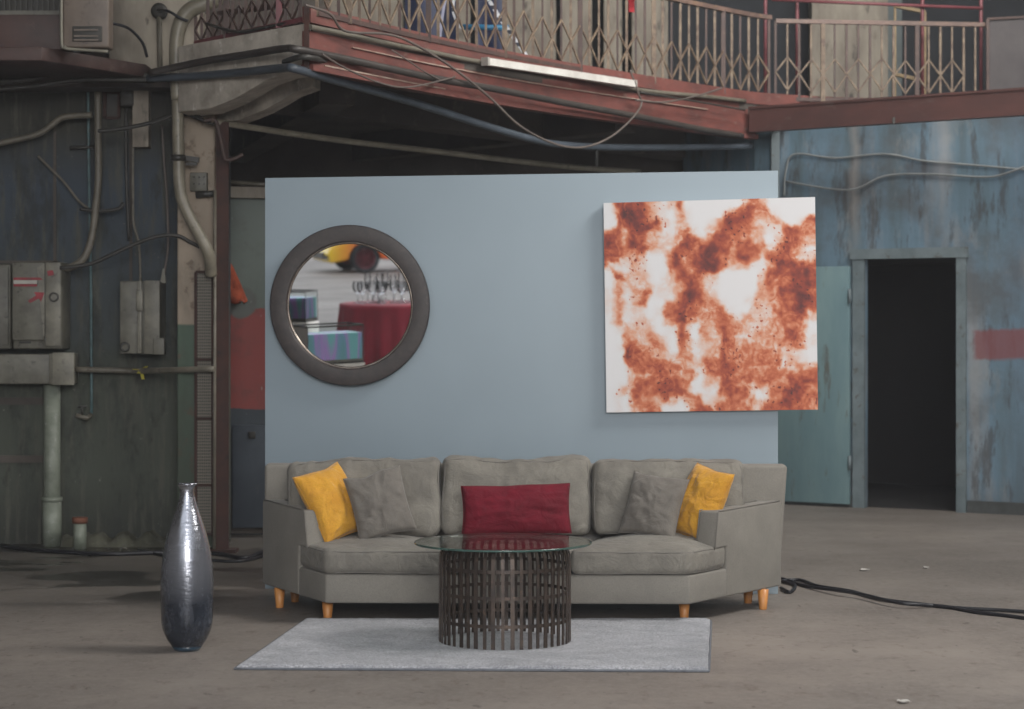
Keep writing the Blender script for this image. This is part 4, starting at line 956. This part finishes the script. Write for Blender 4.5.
# ------------------------------------------------------------------ rug
rc_ = [G(235, 670, 0.0), G(709, 672.5, 0.0), G(711, 622, 0.0), G(304, 622, 0.0)]
def rugp(u, v): return (rc_[0]*(1-u)+rc_[1]*u)*(1-v)+(rc_[3]*(1-u)+rc_[2]*u)*v
ctr = sum((q for q in rc_), Vector((0, 0, 0)))/4
rug = thing('area_rug', 'silver-grey pile rug under the drum coffee table', 'rug', ctr)
def rugs(u, v):
    p = rugp(u, v); e = min(u, 1-u)*2.1; f_ = min(v, 1-v)*1.7; m = min(e, f_)
    edge = min(1, m/0.025)**0.5
    p.z = 0.004+0.020*edge+edge*(0.0035*noise.noise(p*38)+0.003*noise.noise(p*9))
    wob = 0.006*noise.noise(p*6); p.x += wob*(1-edge); p.y += wob*(1-edge); return p
MB().grid(rugs, 260, 210).build('pile', M['rug'], rug, weld=False)
mb = MB(); out = [rugp(u, 0) for u in np.linspace(0, 1, 30)]+[rugp(1, v) for v in np.linspace(0.03, 1, 24)]+[rugp(1-u, 1) for u in np.linspace(0.03, 1, 30)]+[rugp(0, 1-v) for v in np.linspace(0.03, 1, 24)]
mb.tube([q+Vector((0, 0, 0.006)) for q in out], 0.006, 6); mb.build('bound_edge', M['rug_edge'], rug)

# ------------------------------------------------------------------ drum coffee table
tcx, tcy = -0.034, 10.34; zr_ = 0.028; tr_ = 0.312
ct = thing('coffee_table', 'round glass coffee table on an open bronze slatted drum, standing on the rug', 'coffee table', (tcx, tcy, zr_))
NS = 46
for k in range(NS):
    a = 2*PI*(k+0.3)/NS; rad = Vector((math.cos(a), math.sin(a), 0)); tan = Vector((-math.sin(a), math.cos(a), 0))
    prof = [(tr_, zr_), (tr_, 0.40), (tr_-0.004, 0.445), (tr_-0.016, 0.472), (tr_-0.035, 0.486)]
    mb = MB(); vs = []; w_ = 0.0085+0.001*math.sin(k*3.1); off = random.uniform(-0.003, 0.003)
    for r_, z_ in prof:
        for sr, st_ in ((0.003, -w_), (0.003, w_), (-0.003, w_), (-0.003, -w_)):
            vs.append(Vector((tcx, tcy, z_))+rad*(r_+sr)+tan*(st_+off*(1-z_)))
    fs = [(i*4+j, i*4+(j+1) % 4, (i+1)*4+(j+1) % 4, (i+1)*4+j) for i in range(len(prof)-1) for j in range(4)]+[(3, 2, 1, 0), tuple(len(vs)-4+j for j in range(4))]
    mb.add(vs, fs); mb.build('slat', M['bronze'], ct)
for z_ in (0.132, 0.262, 0.385):
    MB().lathe([(tr_-0.004, z_-0.008), (tr_-0.008, z_-0.008), (tr_-0.008, z_+0.008), (tr_-0.004, z_+0.008), (tr_-0.004, z_-0.008)], (tcx, tcy, 0), 72, smooth=False).build('hoop', M['bronze'], ct)
MB().lathe([(tr_-0.05, 0.479), (tr_-0.02, 0.479), (tr_-0.02, 0.488), (tr_-0.05, 0.488), (tr_-0.05, 0.479)], (tcx, tcy, 0), 72, smooth=False).build('top_ring', M['bronze'], ct)
gx, gy, gr = -0.043, 10.33, 0.4235
gt = MB().lathe([(0, 0.500), (gr-0.003, 0.500)], (gx, gy, 0), 96, smooth=False).lathe([(gr-0.003, 0.490), (0, 0.490)], (gx, gy, 0), 96, smooth=False).build('glass_top', M['pane'], ct)
MB().lathe([(gr-0.003, 0.490), (gr, 0.4925), (gr, 0.4975), (gr-0.003, 0.500)], (gx, gy, 0), 96).build('glass_edge', M['glass_edge'], gt)

# ------------------------------------------------------------------ vase
vy = 10.2; vx = (187-CX)*vy/F; s_ = vy/F
vs_ = thing('floor_vase', 'tall smoked silver glass bottle vase standing on the bare floor', 'vase', (vx, vy, 0))
pr = [(645, 15.2), (642, 17.4), (638, 20.0), (633, 22.4), (628, 24.2), (621, 25.5), (612, 25.9), (600, 26.3), (585, 26.2), (570, 25.7), (555, 24.2), (541, 21.6), (528, 18.0), (516, 13.9), (506, 10.4), (499, 8.4), (494, 7.3), (489, 7.2), (485.5, 8.3)]
zb_ = 649
prof = [(r*s_, (649-y)*s_+0.004) for y, r in pr]
ps_ = [Vector((r, z, 0)) for r, z in prof]; ps2 = spline(ps_, 4); prof2 = [(v.x, v.y) for v in ps2]
vb = MB().lathe(prof2, (vx, vy, 0), 64).build('vase_body', M['vase'], vs_)
zt = prof[-1][1]
MB().lathe([(0.038, zt), (0.043, zt+0.004), (0.0445, zt+0.009), (0.043, zt+0.014), (0.036, zt+0.014), (0.030, zt+0.006), (0.029, zt-0.05)], (vx, vy, 0), 48).build('rim', M['vase'], vs_)
MB().lathe([(0, 0.0), (0.054, 0.0), (0.062, 0.004), (0.066, 0.012), (0.0715, 0.022), (0.066, 0.025), (0, 0.025)], (vx, vy, 0), 48).build('foot', M['vase_base'], vs_)

# ------------------------------------------------------------------ sofa
FL = Vector((-0.955, 11.10, 0)); FR = Vector((0.905, 11.05, 0)); RL = Vector((-1.357, 11.90, 0)); RR = Vector((1.455, 11.82, 0))
fu = (FR-FL).normalized()
sofa = thing('sofa', 'wide grey fabric sofa with splayed arms and honey wood legs before the backdrop', 'sofa', ((FL.x+FR.x)/2, 11.55, 0))
zb0, zb1 = 0.107, 0.255
Z = lambda v, z: Vector((v.x, v.y, z))
BLr = RL+Vector((-0.005, 0.17, 0)); BRr = RR+Vector((0.005, 0.17, 0))
def soft(amp, s1): return lambda p, n: n*(amp*noise.noise(p*s1)+amp*0.5*noise.noise(p*s1*2.7))
def densep(poly, step=0.05):
    out = []
    for i, a in enumerate(poly):
        b = poly[(i+1) % len(poly)]; n = max(1, int((b-a).length/step))
        for k in range(n): out.append(a+(b-a)*k/n)
    return out
def rounded(poly, r, n=5):
    out = []; m = len(poly)
    for i in range(m):
        p = poly[i]; a = (poly[i-1]-p); b = (poly[(i+1) % m]-p); ra = min(r, a.length*0.45, b.length*0.45)
        p0 = p+a.normalized()*ra; p1 = p+b.normalized()*ra
        for k in range(n+1):
            t_ = k/n; out.append(p0*(1-t_)**2+p*2*t_*(1-t_)+p1*t_**2)
    return out
# base frame
MB().prism([Z(FL, zb0), Z(FR, zb0), Z(RR, zb0), Z(BRr, zb0), Z(BLr, zb0), Z(RL, zb0)], (0, 0, zb1-zb0)).build('base', M['sofa'], sofa, bevel=0.012, seg=3)
# back frame with slight backward lean
mb = MB()
zt_ = 0.765
lean = Vector((0, 0.07, 0))
lo = [Z(RL, 0.11), Z(RR, 0.11), Z(BRr, 0.11), Z(BLr, 0.11)]
hi = [Z(RL, zt_)+Vector((-0.004, 0.03, 0)), Z(RR, zt_)+Vector((0.05, 0.03, 0)), Z(BRr, zt_)+Vector((0.05, 0.02, 0)), Z(BLr, zt_)+Vector((-0.004, 0.02, 0))]
mb.add(lo+hi, [(0, 1, 2, 3), (7, 6, 5, 4), (0, 4, 5, 1), (1, 5, 6, 2), (2, 6, 7, 3), (3, 7, 4, 0)])
mb.build('back_frame', M['sofa'], sofa, bevel=0.02, seg=3)
# arms
def arm(Fp, Rp, sgn):
    d = (Rp-Fp); Ln = d.length; d.normalize(); n = Vector((d.y, -d.x, 0))
    if n.x*sgn > 0: n = -n                                    # n points inwards
    def S(s_, z): return Vector((Fp.x+d.x*s_, Fp.y+d.y*s_, z))
    prof = [S(0.285, 0.560), S(0.245, 0.368), S(0.37, 0.372), S(0.37, zb0+0.002), S(Ln+0.02, zb0+0.002), S(Ln+0.02, 0.572)]
    o_ = MB().prism([p-n*0.006 for p in prof], n*0.118).build('arm', M['sofa'], sofa, bevel=0.012, seg=3)
    pp = [S(0.245, 0.366), S(0.285, 0.562), S(Ln, 0.574)]
    MB().tube([p+n*-0.004 for p in pp], 0.0028, 6).build('piping', M['piping'], o_)
    MB().tube([p+n*0.110 for p in pp], 0.0028, 6).build('piping', M['piping'], o_)
    return d, n, Ln
dl_, nl_, Ll = arm(FL, RL, -1); dr_, nr_, Lr = arm(FR, RR, 1)
# cushions: stack of rings around an outline
def cushion(name, outline, axis, t0, t1, r, crown, mat, amp, parent=sofa, lean=None, wr=7.0, pip=True, inner=10):
    """outline: 2-D world points in a plane orthogonal to axis (list of Vector); extruded from t0 to t1 along axis"""
    ax = Vector(axis); c = sum(outline, Vector((0, 0, 0)))/len(outline); n = len(outline)
    prof = []
    m = 5
    for k in range(inner): prof.append((1.0-1.0*k/inner if False else (k+0.02)/inner, 0, 0.0))
    rings = []
    for k in range(inner): f_ = (k+0.05)/inner*0.93; rings.append((f_, 'b', 1-(f_/0.93)**2))
    for k in range(m+1):
        a = PI/2*k/m; rings.append((('e', math.sin(a)), 'lo', math.cos(a)))
    for k in range(m+1):
        a = PI/2*k/m; rings.append((('e', math.cos(a)), 'hi', math.sin(a)))
    for k in reversed(range(inner)): f_ = (k+0.05)/inner*0.93; rings.append((f_, 't', 1-(f_/0.93)**2))
    R_ = r; vs = []
    for f_, kind, q in rings:
        for p in outline:
            v = p-c; l = v.length
            if isinstance(f_, tuple): sc_ = (l-R_*(1-f_[1]))/l
            else: sc_ = f_*(l-R_)/l/0.93 if l else 0
            b_ = c+v*sc_
            if kind == 'b': h_ = t0-crown*0.25*q
            elif kind == 'lo': h_ = t0+R_*(1-q)
            elif kind == 'hi': h_ = t1-R_*(1-q)
            else: h_ = t1+crown*q
            vs.append(b_+ax*h_)
    fs = [(i*n+k, i*n+(k+1) % n, (i+1)*n+(k+1) % n, (i+1)*n+k) for i in range(len(rings)-1) for k in range(n)]
    fs += [tuple(range(n))[::-1], tuple((len(rings)-1)*n+k for k in range(n))]
    mb = MB(); mb.add(vs, fs, True)
    if lean:
        mb.v = [lean(v) for v in mb.v]
    def disp(p, nn):
        w = noise.noise(Vector((p.x*wr, p.y*wr, p.z*wr*0.7))); w2 = 1-abs(noise.noise(p*wr*1.6+Vector((3, 1, 7))))*2.2
        w3 = noise.noise(Vector((p.x*14, p.y*4, p.z*3)))*max(0, min(1, (p.z-0.55)*5)) if wr == 6 else 0
        return nn*(amp*w+amp*0.45*w2+amp*0.6*w3)
    o_ = mb.build(name, mat, parent, fn=disp, weld=False)
    if pip:
        for key in (inner+m+3, inner+2):
            wl_ = world_loc(o_); pts = [o_.data.vertices[key*n+k].co+wl_ for k in range(n)]
            pts = [(pts[k-2]+pts[k-1]+pts[k]+pts[(k+1) % n]+pts[(k+2) % n])/5 for k in range(n)]; pts = pts+[pts[0]]
            MB().tube(pts, 0.0036, 6, caps=False).build('piping', M['piping'], o_)
    return o_
def S2(Fp, d, s_, n, w): return Vector((Fp.x+d.x*s_+n.x*w, Fp.y+d.y*s_+n.y*w, 0))
seamF_l = FL+fu*0.665; seamF_r = FL+fu*1.25
yb = 11.86
seam_bl = Vector((-0.43, yb, 0)); seam_br = Vector((0.50, yb, 0))
fo = Vector((0, -0.012, 0))
polyL = [FL+fo+Vector((-0.004, 0, 0)), seamF_l+fo-fu*0.002, seam_bl-Vector((0.003, 0, 0)), S2(FL, dl_, Ll-0.03, nl_, 0.125), S2(FL, dl_, 0.385, nl_, 0.125), S2(FL, dl_, 0.366, nl_, 0.0)]
polyC = [seamF_l+fo+fu*0.002, seamF_r+fo-fu*0.002, seam_br-Vector((0.003, 0, 0)), seam_bl+Vector((0.003, 0, 0))]
polyR = [seamF_r+fo+fu*0.002, FR+fo+Vector((0.004, 0, 0)), S2(FR, dr_, 0.366, nr_, 0.0), S2(FR, dr_, 0.385, nr_, 0.125), S2(FR, dr_, Lr-0.03, nr_, 0.125), seam_br+Vector((0.003, 0, 0))]
for pl, cr in ((polyL, 0.030), (polyC, 0.028), (polyR, 0.042)):
    out_ = densep(rounded(pl, 0.035), 0.03)
    cushion('seat_cushion', out_, (0, 0, 1), 0.258, 0.385, 0.035, cr, M['sofa_cushion'], 0.006)
# back cushions (outline in the XZ plane, thickness along -Y)
def leanf(y0, k=0.22):
    return lambda v: Vector((v.x, v.y+(v.z-0.40)*k, v.z))
def backc(x0, x1, z0, z1, y0, tops, amp=0.016, bow=0.0):
    # y0: front face depth at the foot
    n_ = 22; top_ = [Vector((x0+(x1-x0)*(1-i/n_), 0, z1+tops(1-i/n_))) for i in range(n_+1)]
    poly = [Vector((x0+0.005, 0, z0)), Vector((x1-0.005, 0, z0))]+top_
    out_ = densep(rounded(poly[:2], 0.0001)[:0]+poly, 0.03)
    # round lightly
    o2 = rounded([poly[0], poly[1], top_[0]]+top_[6:-6:4]+[top_[-1]], 0.05, 6); o2 = densep(o2, 0.03)
    return cushion('back_cushion', o2, (0, -1, 0), -(y0+0.19), -y0, 0.055, 0.03, M['sofa_cushion'], amp, lean=leanf(y0), wr=6)
backc(-1.205, -0.385, 0.405, 0.795, 11.60, lambda u: -0.012+0.012*math.sin(PI*u)+0.02*u)
backc(-0.378, 0.425, 0.405, 0.800, 11.60, lambda u: 0.012*math.cos(2*PI*u)+0.008*u)
backc(0.432, 1.245, 0.405, 0.795, 11.58, lambda u: 0.006*math.sin(3*u))
# legs
for (x_, y_) in (((327.6-CX)*11.225/F, 11.225), ((684.2-CX)*11.225/F, 11.225), ((279.6-CX)*11.75/F, 11.75), ((763-CX)*11.68/F, 11.68), (-1.2, 12.0), (1.3, 11.95)):
    MB().lathe([(0, 0.0), (0.0195, 0.0), (0.021, 0.004), (0.031, 0.108), (0, 0.112)], (x_, y_, 0), 24).build('leg', M['wood_leg'], sofa)

# ------------------------------------------------------------------ scatter cushions
def pillow(name, lab, w, h, tk, mat, loc, rot, seed, pinch=0.07, group='scatter cushions on the sofa', sag=0.0):
    root = thing(name, lab, 'cushion', loc); R_ = Euler(rot, 'XYZ').to_matrix()
    n_ = 44
    def f(side):
        def g_(a, b):
            u = 2*a-1; v = 2*b-1
            x_ = w/2*u*(1-pinch*(1-v*v)); z_ = h/2*v*(1-pinch*(1-u*u))
            e = max(0.0, (1-u**2)*(1-v**2)); th2 = tk/2*(e**0.42)
            p = Vector((x_, 0, z_))
            crk = noise.noise(Vector((u*2.6+seed, v*2.6, side)))*0.012+(1-abs(noise.noise(Vector((u*2.2+seed*2, v*3.4, side+3))))*2.2)*0.005
            rad = math.atan2(v, u); crk += 0.004*math.sin(rad*14+seed)*(1-e)*(e**0.3)
            th2 = th2+crk*(e**0.35)
            p.y = side*th2+sag*u*u
            p.z -= 0.008*noise.noise(Vector((u*1.2+seed, 5, 1)))*(v+1)*(1-u*u)
            return Vector(loc)+R_@p
        return g_
    mb = MB().grid(f(-1), n_, n_).grid(f(1), n_, n_)
    o_ = mb.build('cushion_cover', mat, root)
    edge = [f(-1)(k/20, 0) for k in range(20)]+[f(-1)(1, k/20) for k in range(20)]+[f(-1)(1-k/20, 1) for k in range(20)]+[f(-1)(0, 1-k/20) for k in range(21)]
    MB().tube([p_*1.0 for p_ in edge], 0.0022, 6, caps=False).build('seam', mat, root)
    return root
def at(px, py, Y): return P(px, py, Y)
rad = math.radians
pillow('throw_pillow', 'mustard yellow velvet cushion leaning on the left arm of the sofa', 0.33, 0.40, 0.17, M['yellow_v'], at(332, 503, 11.50), (rad(-27), rad(-12), rad(48)), 1.0)
pillow('throw_pillow', 'taupe grey velvet cushion beside the left mustard cushion', 0.31, 0.36, 0.13, M['grey_v'], at(380, 504, 11.44), (rad(-20), rad(-13), rad(10)), 5.0)
pillow('lumbar_pillow', 'crimson rectangular cushion in the middle of the sofa', 0.575, 0.265, 0.13, M['red_v'], at(516, 509.5, 11.38), (rad(-16), rad(-1.5), 0), 9.0, 0.04)
pillow('throw_pillow', 'grey cushion in the right corner beside the other mustard cushion', 0.31, 0.35, 0.16, M['grey_v'], at(654, 506, 11.50), (rad(-24), rad(7), rad(-22)), 14.0)
pillow('throw_pillow', 'mustard yellow cushion tucked against the right arm of the sofa', 0.30, 0.40, 0.17, M['yellow_v'], at(700.5, 503, 11.49), (rad(-24), rad(9), rad(-54)), 21.0)

# ------------------------------------------------------------------ things behind the viewer that the mirror shows
def refl(px, py, z):
    o = Vector((0, 0, CH)); d = Vector(((px-CX)/F, 1, -(py-HY)/F)); t_ = (mc-o).dot(mN)/d.dot(mN); h_ = o+d*t_
    r = d-mN*2*d.dot(mN); k = (z-h_.z)/r.z; return h_+r*k
def refld(px, py, dist):                                       # point at a given horizontal distance from the mirror
    o = Vector((0, 0, CH)); d = Vector(((px-CX)/F, 1, -(py-HY)/F)); t_ = (mc-o).dot(mN)/d.dot(mN); h_ = o+d*t_
    r = d-mN*2*d.dot(mN); return h_+r*(dist/math.hypot(r.x, r.y))
tc = refl(386, 303, 0.76); Rt = 0.56
rt = thing('cocktail_table', 'round table under a floor-length red pleated cloth, seen in the mirror', 'table', (tc.x, tc.y, 0))
MB().lathe([(0, 0.735), (Rt-0.01, 0.735), (Rt-0.01, 0.757), (0, 0.757)], (tc.x, tc.y, 0), 40, smooth=False).build('table_top', M['plank'], rt)
MB().tube([(tc.x, tc.y, 0), (tc.x, tc.y, 0.74)], 0.04, 12).build('pedestal', M['pipe_dark'], rt)
tcl = MB()
def clo(u, v):
    a = 2*PI*u
    if v < 0.3: r = Rt*v/0.3; z_ = 0.762
    else:
        k = (v-0.3)/0.7; r = Rt+0.004+k*0.06+k*0.045*math.sin(a*19+0.5*math.sin(a*3)); z_ = 0.762-0.755*k
    return Vector((tc.x+r*math.cos(a), tc.y+r*math.sin(a), z_))
tcl.grid(clo, 180, 24); tag(tcl.build('tablecloth', M['red_cover'], loc=(tc.x, tc.y, 0.762)), 'red pleated cloth covering the round table seen in the mirror', 'tablecloth')
def glass_mb(x_, y_, z_, kind):
    mb = MB()
    if kind == 0: pr_ = [(0, 0.002), (0.032, 0.002), (0.03, 0.006), (0.005, 0.01), (0.004, 0.08), (0.012, 0.09), (0.024, 0.11), (0.026, 0.16), (0.022, 0.20)]
    else: pr_ = [(0, 0.002), (0.034, 0.002), (0.03, 0.006), (0.005, 0.01), (0.0045, 0.06), (0.016, 0.068), (0.036, 0.09), (0.040, 0.12), (0.034, 0.15)]
    mb.lathe(pr_, (x_, y_, z_), 18)
    return mb
g0 = [glass_mb(0, 0, 0, 0).build('wine_glass', M['crystal']), glass_mb(0, 0, 0, 1).build('wine_glass', M['crystal'])]
used = [False, False]
spots = []
for i, (dx, dy) in enumerate(((-0.24, 0.08), (-0.17, -0.02), (-0.18, 0.16), (-0.10, 0.10), (-0.08, -0.10), (-0.02, 0.04), (0.0, 0.2), (0.06, -0.08), (0.09, 0.1), (0.15, 0.0), (0.18, 0.14), (0.24, 0.04), (0.10, -0.2), (-0.05, -0.22), (0.2, -0.12))):
    k = 0 if i in (1, 4, 8, 12, 13) else 1
    if used[k]:
        o_ = g0[k].copy(); C.objects.link(o_)
    else: o_ = g0[k]; used[k] = True
    o_.location = (tc.x+dx*1.35, tc.y+dy*1.3, 0.766); o_.scale = (1.6, 1.6, 1.75)
    tag(o_, 'empty tall clear flute on the red-covered table in the mirror' if k == 0 else 'empty rounded clear wine glass on the red-covered table in the mirror', 'glass', 'flutes in the mirror' if k == 0 else 'wine glasses in the mirror')
dc = thing('decanter', 'clear stemmed decanter rising highest among the glasses in the mirror', 'decanter', (tc.x-0.13, tc.y-0.02, 0.766))
MB().lathe([(0, 0.002), (0.045, 0.002), (0.05, 0.03), (0.03, 0.09), (0.012, 0.14), (0.012, 0.2), (0.03, 0.23), (0.034, 0.27), (0.01, 0.3), (0.0, 0.31)], (tc.x-0.13, tc.y-0.02, 0.766), 18).build('decanter_body', M['crystal'], dc)
# tanks: nearer one on a white plinth, second behind to the left
M['tank_fill'] = None
t = NT('tank_contents'); n = t.noise(3.0, 3, 0.4, (2.2, 2.2, 0.3))
t.col(t.ramp(n, [(0.36, lin((110, 176, 168))), (0.48, lin((130, 176, 206))), (0.54, lin((196, 150, 226))), (0.64, lin((130, 200, 206)))])).set(Roughness=0.3); M['tank_fill'] = t.m  # brightened colours stand in for the tank lighting
def tank(px, py, ztop, w_, d_, h_, yaw, lab, lab2, plinth=True):
    c = refl(px, py, ztop); Rz = Matrix.Rotation(yaw, 3, 'Z'); zb_ = ztop-h_
    def q(x_, y_, z_): return Vector((c.x, c.y, 0))+Rz@Vector((x_, y_, 0))+Vector((0, 0, z_))
    tk_ = thing('aquarium', lab, 'aquarium', (c.x, c.y, zb_))
    mb = MB(); 
    cs = [(-w_/2, -d_/2), (w_/2, -d_/2), (w_/2, d_/2), (-w_/2, d_/2)]
    for i in range(4):
        a = cs[i]; b = cs[(i+1) % 4]
        for z_ in (ztop, zb_+0.008): mb.bar(q(*a, z_), q(*b, z_), 0.014)
        mb.bar(q(*a, zb_), q(*a, ztop), 0.005)
    mb.build('frame', M['box_dark'], tk_, weld=False)
    MB().box(q(0, 0, zb_+h_*0.42), (w_-0.02, d_-0.02, h_*0.75), Rz).build('water', M['tank_fill'], tk_)
    MB().box(q(0, 0, zb_+0.02), (w_-0.012, d_-0.012, 0.03), Rz).build('gravel', M['box_pale'], tk_)
    mb = MB()
    for i in range(4): mb.add([q(*cs[i], zb_), q(*cs[(i+1) % 4], zb_), q(*cs[(i+1) % 4], ztop), q(*cs[i], ztop)], [(0, 1, 2, 3)])
    mb.build('glass_walls', M['tank_glass'], tk_, weld=False)
    if plinth:
        pl_ = MB().box(q(0, 0, (zb_-0.004)/2), (w_+0.02, d_+0.02, zb_-0.004), Rz).build('plinth', M['white_batten'], loc=(c.x, c.y, 0), bevel=0.004); tag(pl_, lab2, 'plinth')
tank(328, 325, 1.00, 0.56, 0.30, 0.34, math.radians(-42), 'small framed fish tank with blue and violet water, nearest in the mirror', 'white plinth under the nearest fish tank in the mirror')
tank(297, 291, 1.10, 0.34, 0.3, 0.32, math.radians(10), 'taller framed fish tank at the left edge of the mirror view', 'white plinth under the taller fish tank in the mirror')
# cars
M['tyre'] = worn('tyre_rubber', (36, 36, 38), (28, 28, 30), None, 8, 0.8, bump=0)
M['car_window'] = worn('car_glass', (34, 38, 42), (28, 30, 34), None, 3, 0.1, bump=0)
M['lamp_lens'] = worn('lamp_lens', (210, 210, 205), (190, 190, 186), None, 3, 0.1, bump=0)
def paint(name, c):
    t_ = NT(name); t_.col(lin(c)).set(Roughness=0.25, Coat_Weight=0.6); return t_.m
def car(lab, loc, yaw, paintm, rim):
    root = thing('car', lab, 'car', loc); Rz = Matrix.Rotation(yaw, 3, 'Z'); L0 = Vector(loc)
    def q(x_, y_, z_): return L0+Rz@Vector((x_, y_, z_))
    # side profile, x forward
    def arch(cx): return [(cx+0.36*math.cos(a), 0.30+0.36*math.sin(a)) for a in np.linspace(0.0, PI, 9)]
    low = [(2.15, 0.30), (2.12, 0.22)]+[(x_, max(0.22, z_)) for x_, z_ in arch(1.35)]+[(-0.9, 0.2)]+[(x_, max(0.22, z_)) for x_, z_ in arch(-1.3)]+[(-2.1, 0.25), (-2.2, 0.5), (-2.15, 0.92), (-1.5, 0.98), (0.8, 0.92), (1.7, 0.78), (2.12, 0.62), (2.2, 0.45)]
    hw = 0.88
    MB().prism([q(x_, -hw, z_) for x_, z_ in low], Rz@Vector((0, 2*hw, 0))).build('car_body', paintm, root, bevel=0.05, seg=3, split=30)
    a_ = [(-1.7, 0.95), (-1.25, 1.32), (0.05, 1.36), (0.95, 0.90)]
    mb = MB(); lo_ = [q(x_, s*0.80, z_) for s in (-1, 1) for x_, z_ in a_]
    cab = [q(-1.7, -.8, .95), q(.95, -.8, .9), q(.95, .8, .9), q(-1.7, .8, .95), q(-1.2, -.62, 1.34), q(.05, -.62, 1.36), q(.05, .62, 1.36), q(-1.2, .62, 1.34)]
    mb.add(cab, [(0, 1, 2, 3), (7, 6, 5, 4), (0, 4, 5, 1), (1, 5, 6, 2), (2, 6, 7, 3), (3, 7, 4, 0)]); mb.build('cabin_glass', M['car_window'], root, bevel=0.04)
    MB().prism([q(-1.2, -.6, 1.345), q(.05, -.6, 1.365), q(.05, .6, 1.365), q(-1.2, .6, 1.345)], (0, 0, 0.02)).build('roof', paintm, root)
    MB().box(q(2.17, 0, 0.38), (0.1, 1.0, 0.14), Rz).build('grille', M['box_dark'], root)
    for s in (-1, 1):
        MB().box(q(2.02, s*0.62, 0.62), (0.24, 0.34, 0.10), Rz).build('headlight', M['lamp_lens'], root, bevel=0.03)
        MB().box(q(2.18, s*0.7, 0.36), (0.06, 0.2, 0.08), Rz).build('air_intake', M['box_dark'], root)
        for cx in (1.35, -1.3):
            ax_ = Rz@Vector((0, s, 0)); c_ = q(cx, s*0.74, 0.325)
            wh = MB().lathe([(0.20, 0), (0.31, 0.0), (0.325, 0.03), (0.325, 0.15), (0.31, 0.17), (0.23, 0.17), (0.22, 0.10)], c_, 32, ax_).build('wheel', M['tyre'], root)
            mb = MB().lathe([(0.0, 0.12), (0.05, 0.13), (0.05, 0.10), (0.0, 0.10)], c_, 20, ax_).lathe([(0.0, 0.04), (0.23, 0.04)], c_, 24, ax_)
            mb.lathe([(0.20, 0.10), (0.225, 0.16), (0.235, 0.16), (0.22, 0.08)], c_, 32, ax_)
            for k in range(5):
                a2 = 2*PI*k/5; dv = (Rz@Vector((math.cos(a2), 0, math.sin(a2)))); mb.bar(c_+ax_*0.12, c_+ax_*0.13+dv*0.22, 0.05, 0.02)
            mb.build('rim', rim, wh, weld=False)
    return root
def yellow_to_orange(x0):
    t_ = NT('yellow_orange_car_body'); x_ = t_.xyz(); t_.col(t_.mix(t_.val(x_[0], x0-0.75, x0-0.1), lin((226, 190, 36)), lin((226, 104, 44)))).set(Roughness=0.25, Coat_Weight=0.6); return t_.m  # colour runs from yellow at the front to orange behind the wheel
M['wheel_red'] = worn('dark_red_rim', (104, 26, 34), (80, 20, 28), None, 5, 0.4, bump=0)
wc = refl(365, 273, 0.0)                                      # foot of the visible front wheel
yaw1 = math.radians(152)
Rz = Matrix.Rotation(yaw1, 3, 'Z'); side = -1
off = Rz@Vector((1.35, side*0.85, 0)); cl = wc-off
car('yellow car with orange flank and dark red wheels, seen in the mirror', (cl.x, cl.y, 0), yaw1, yellow_to_orange(off.x), M['wheel_red'])
wc2 = refl(400, 250, 0.0)
car('orange-red car parked beyond the yellow one in the mirror', (wc2.x+1.6, wc2.y+0.2, 0), math.radians(150), paint('orange_car_paint', (222, 84, 44)), M['box_dark'])
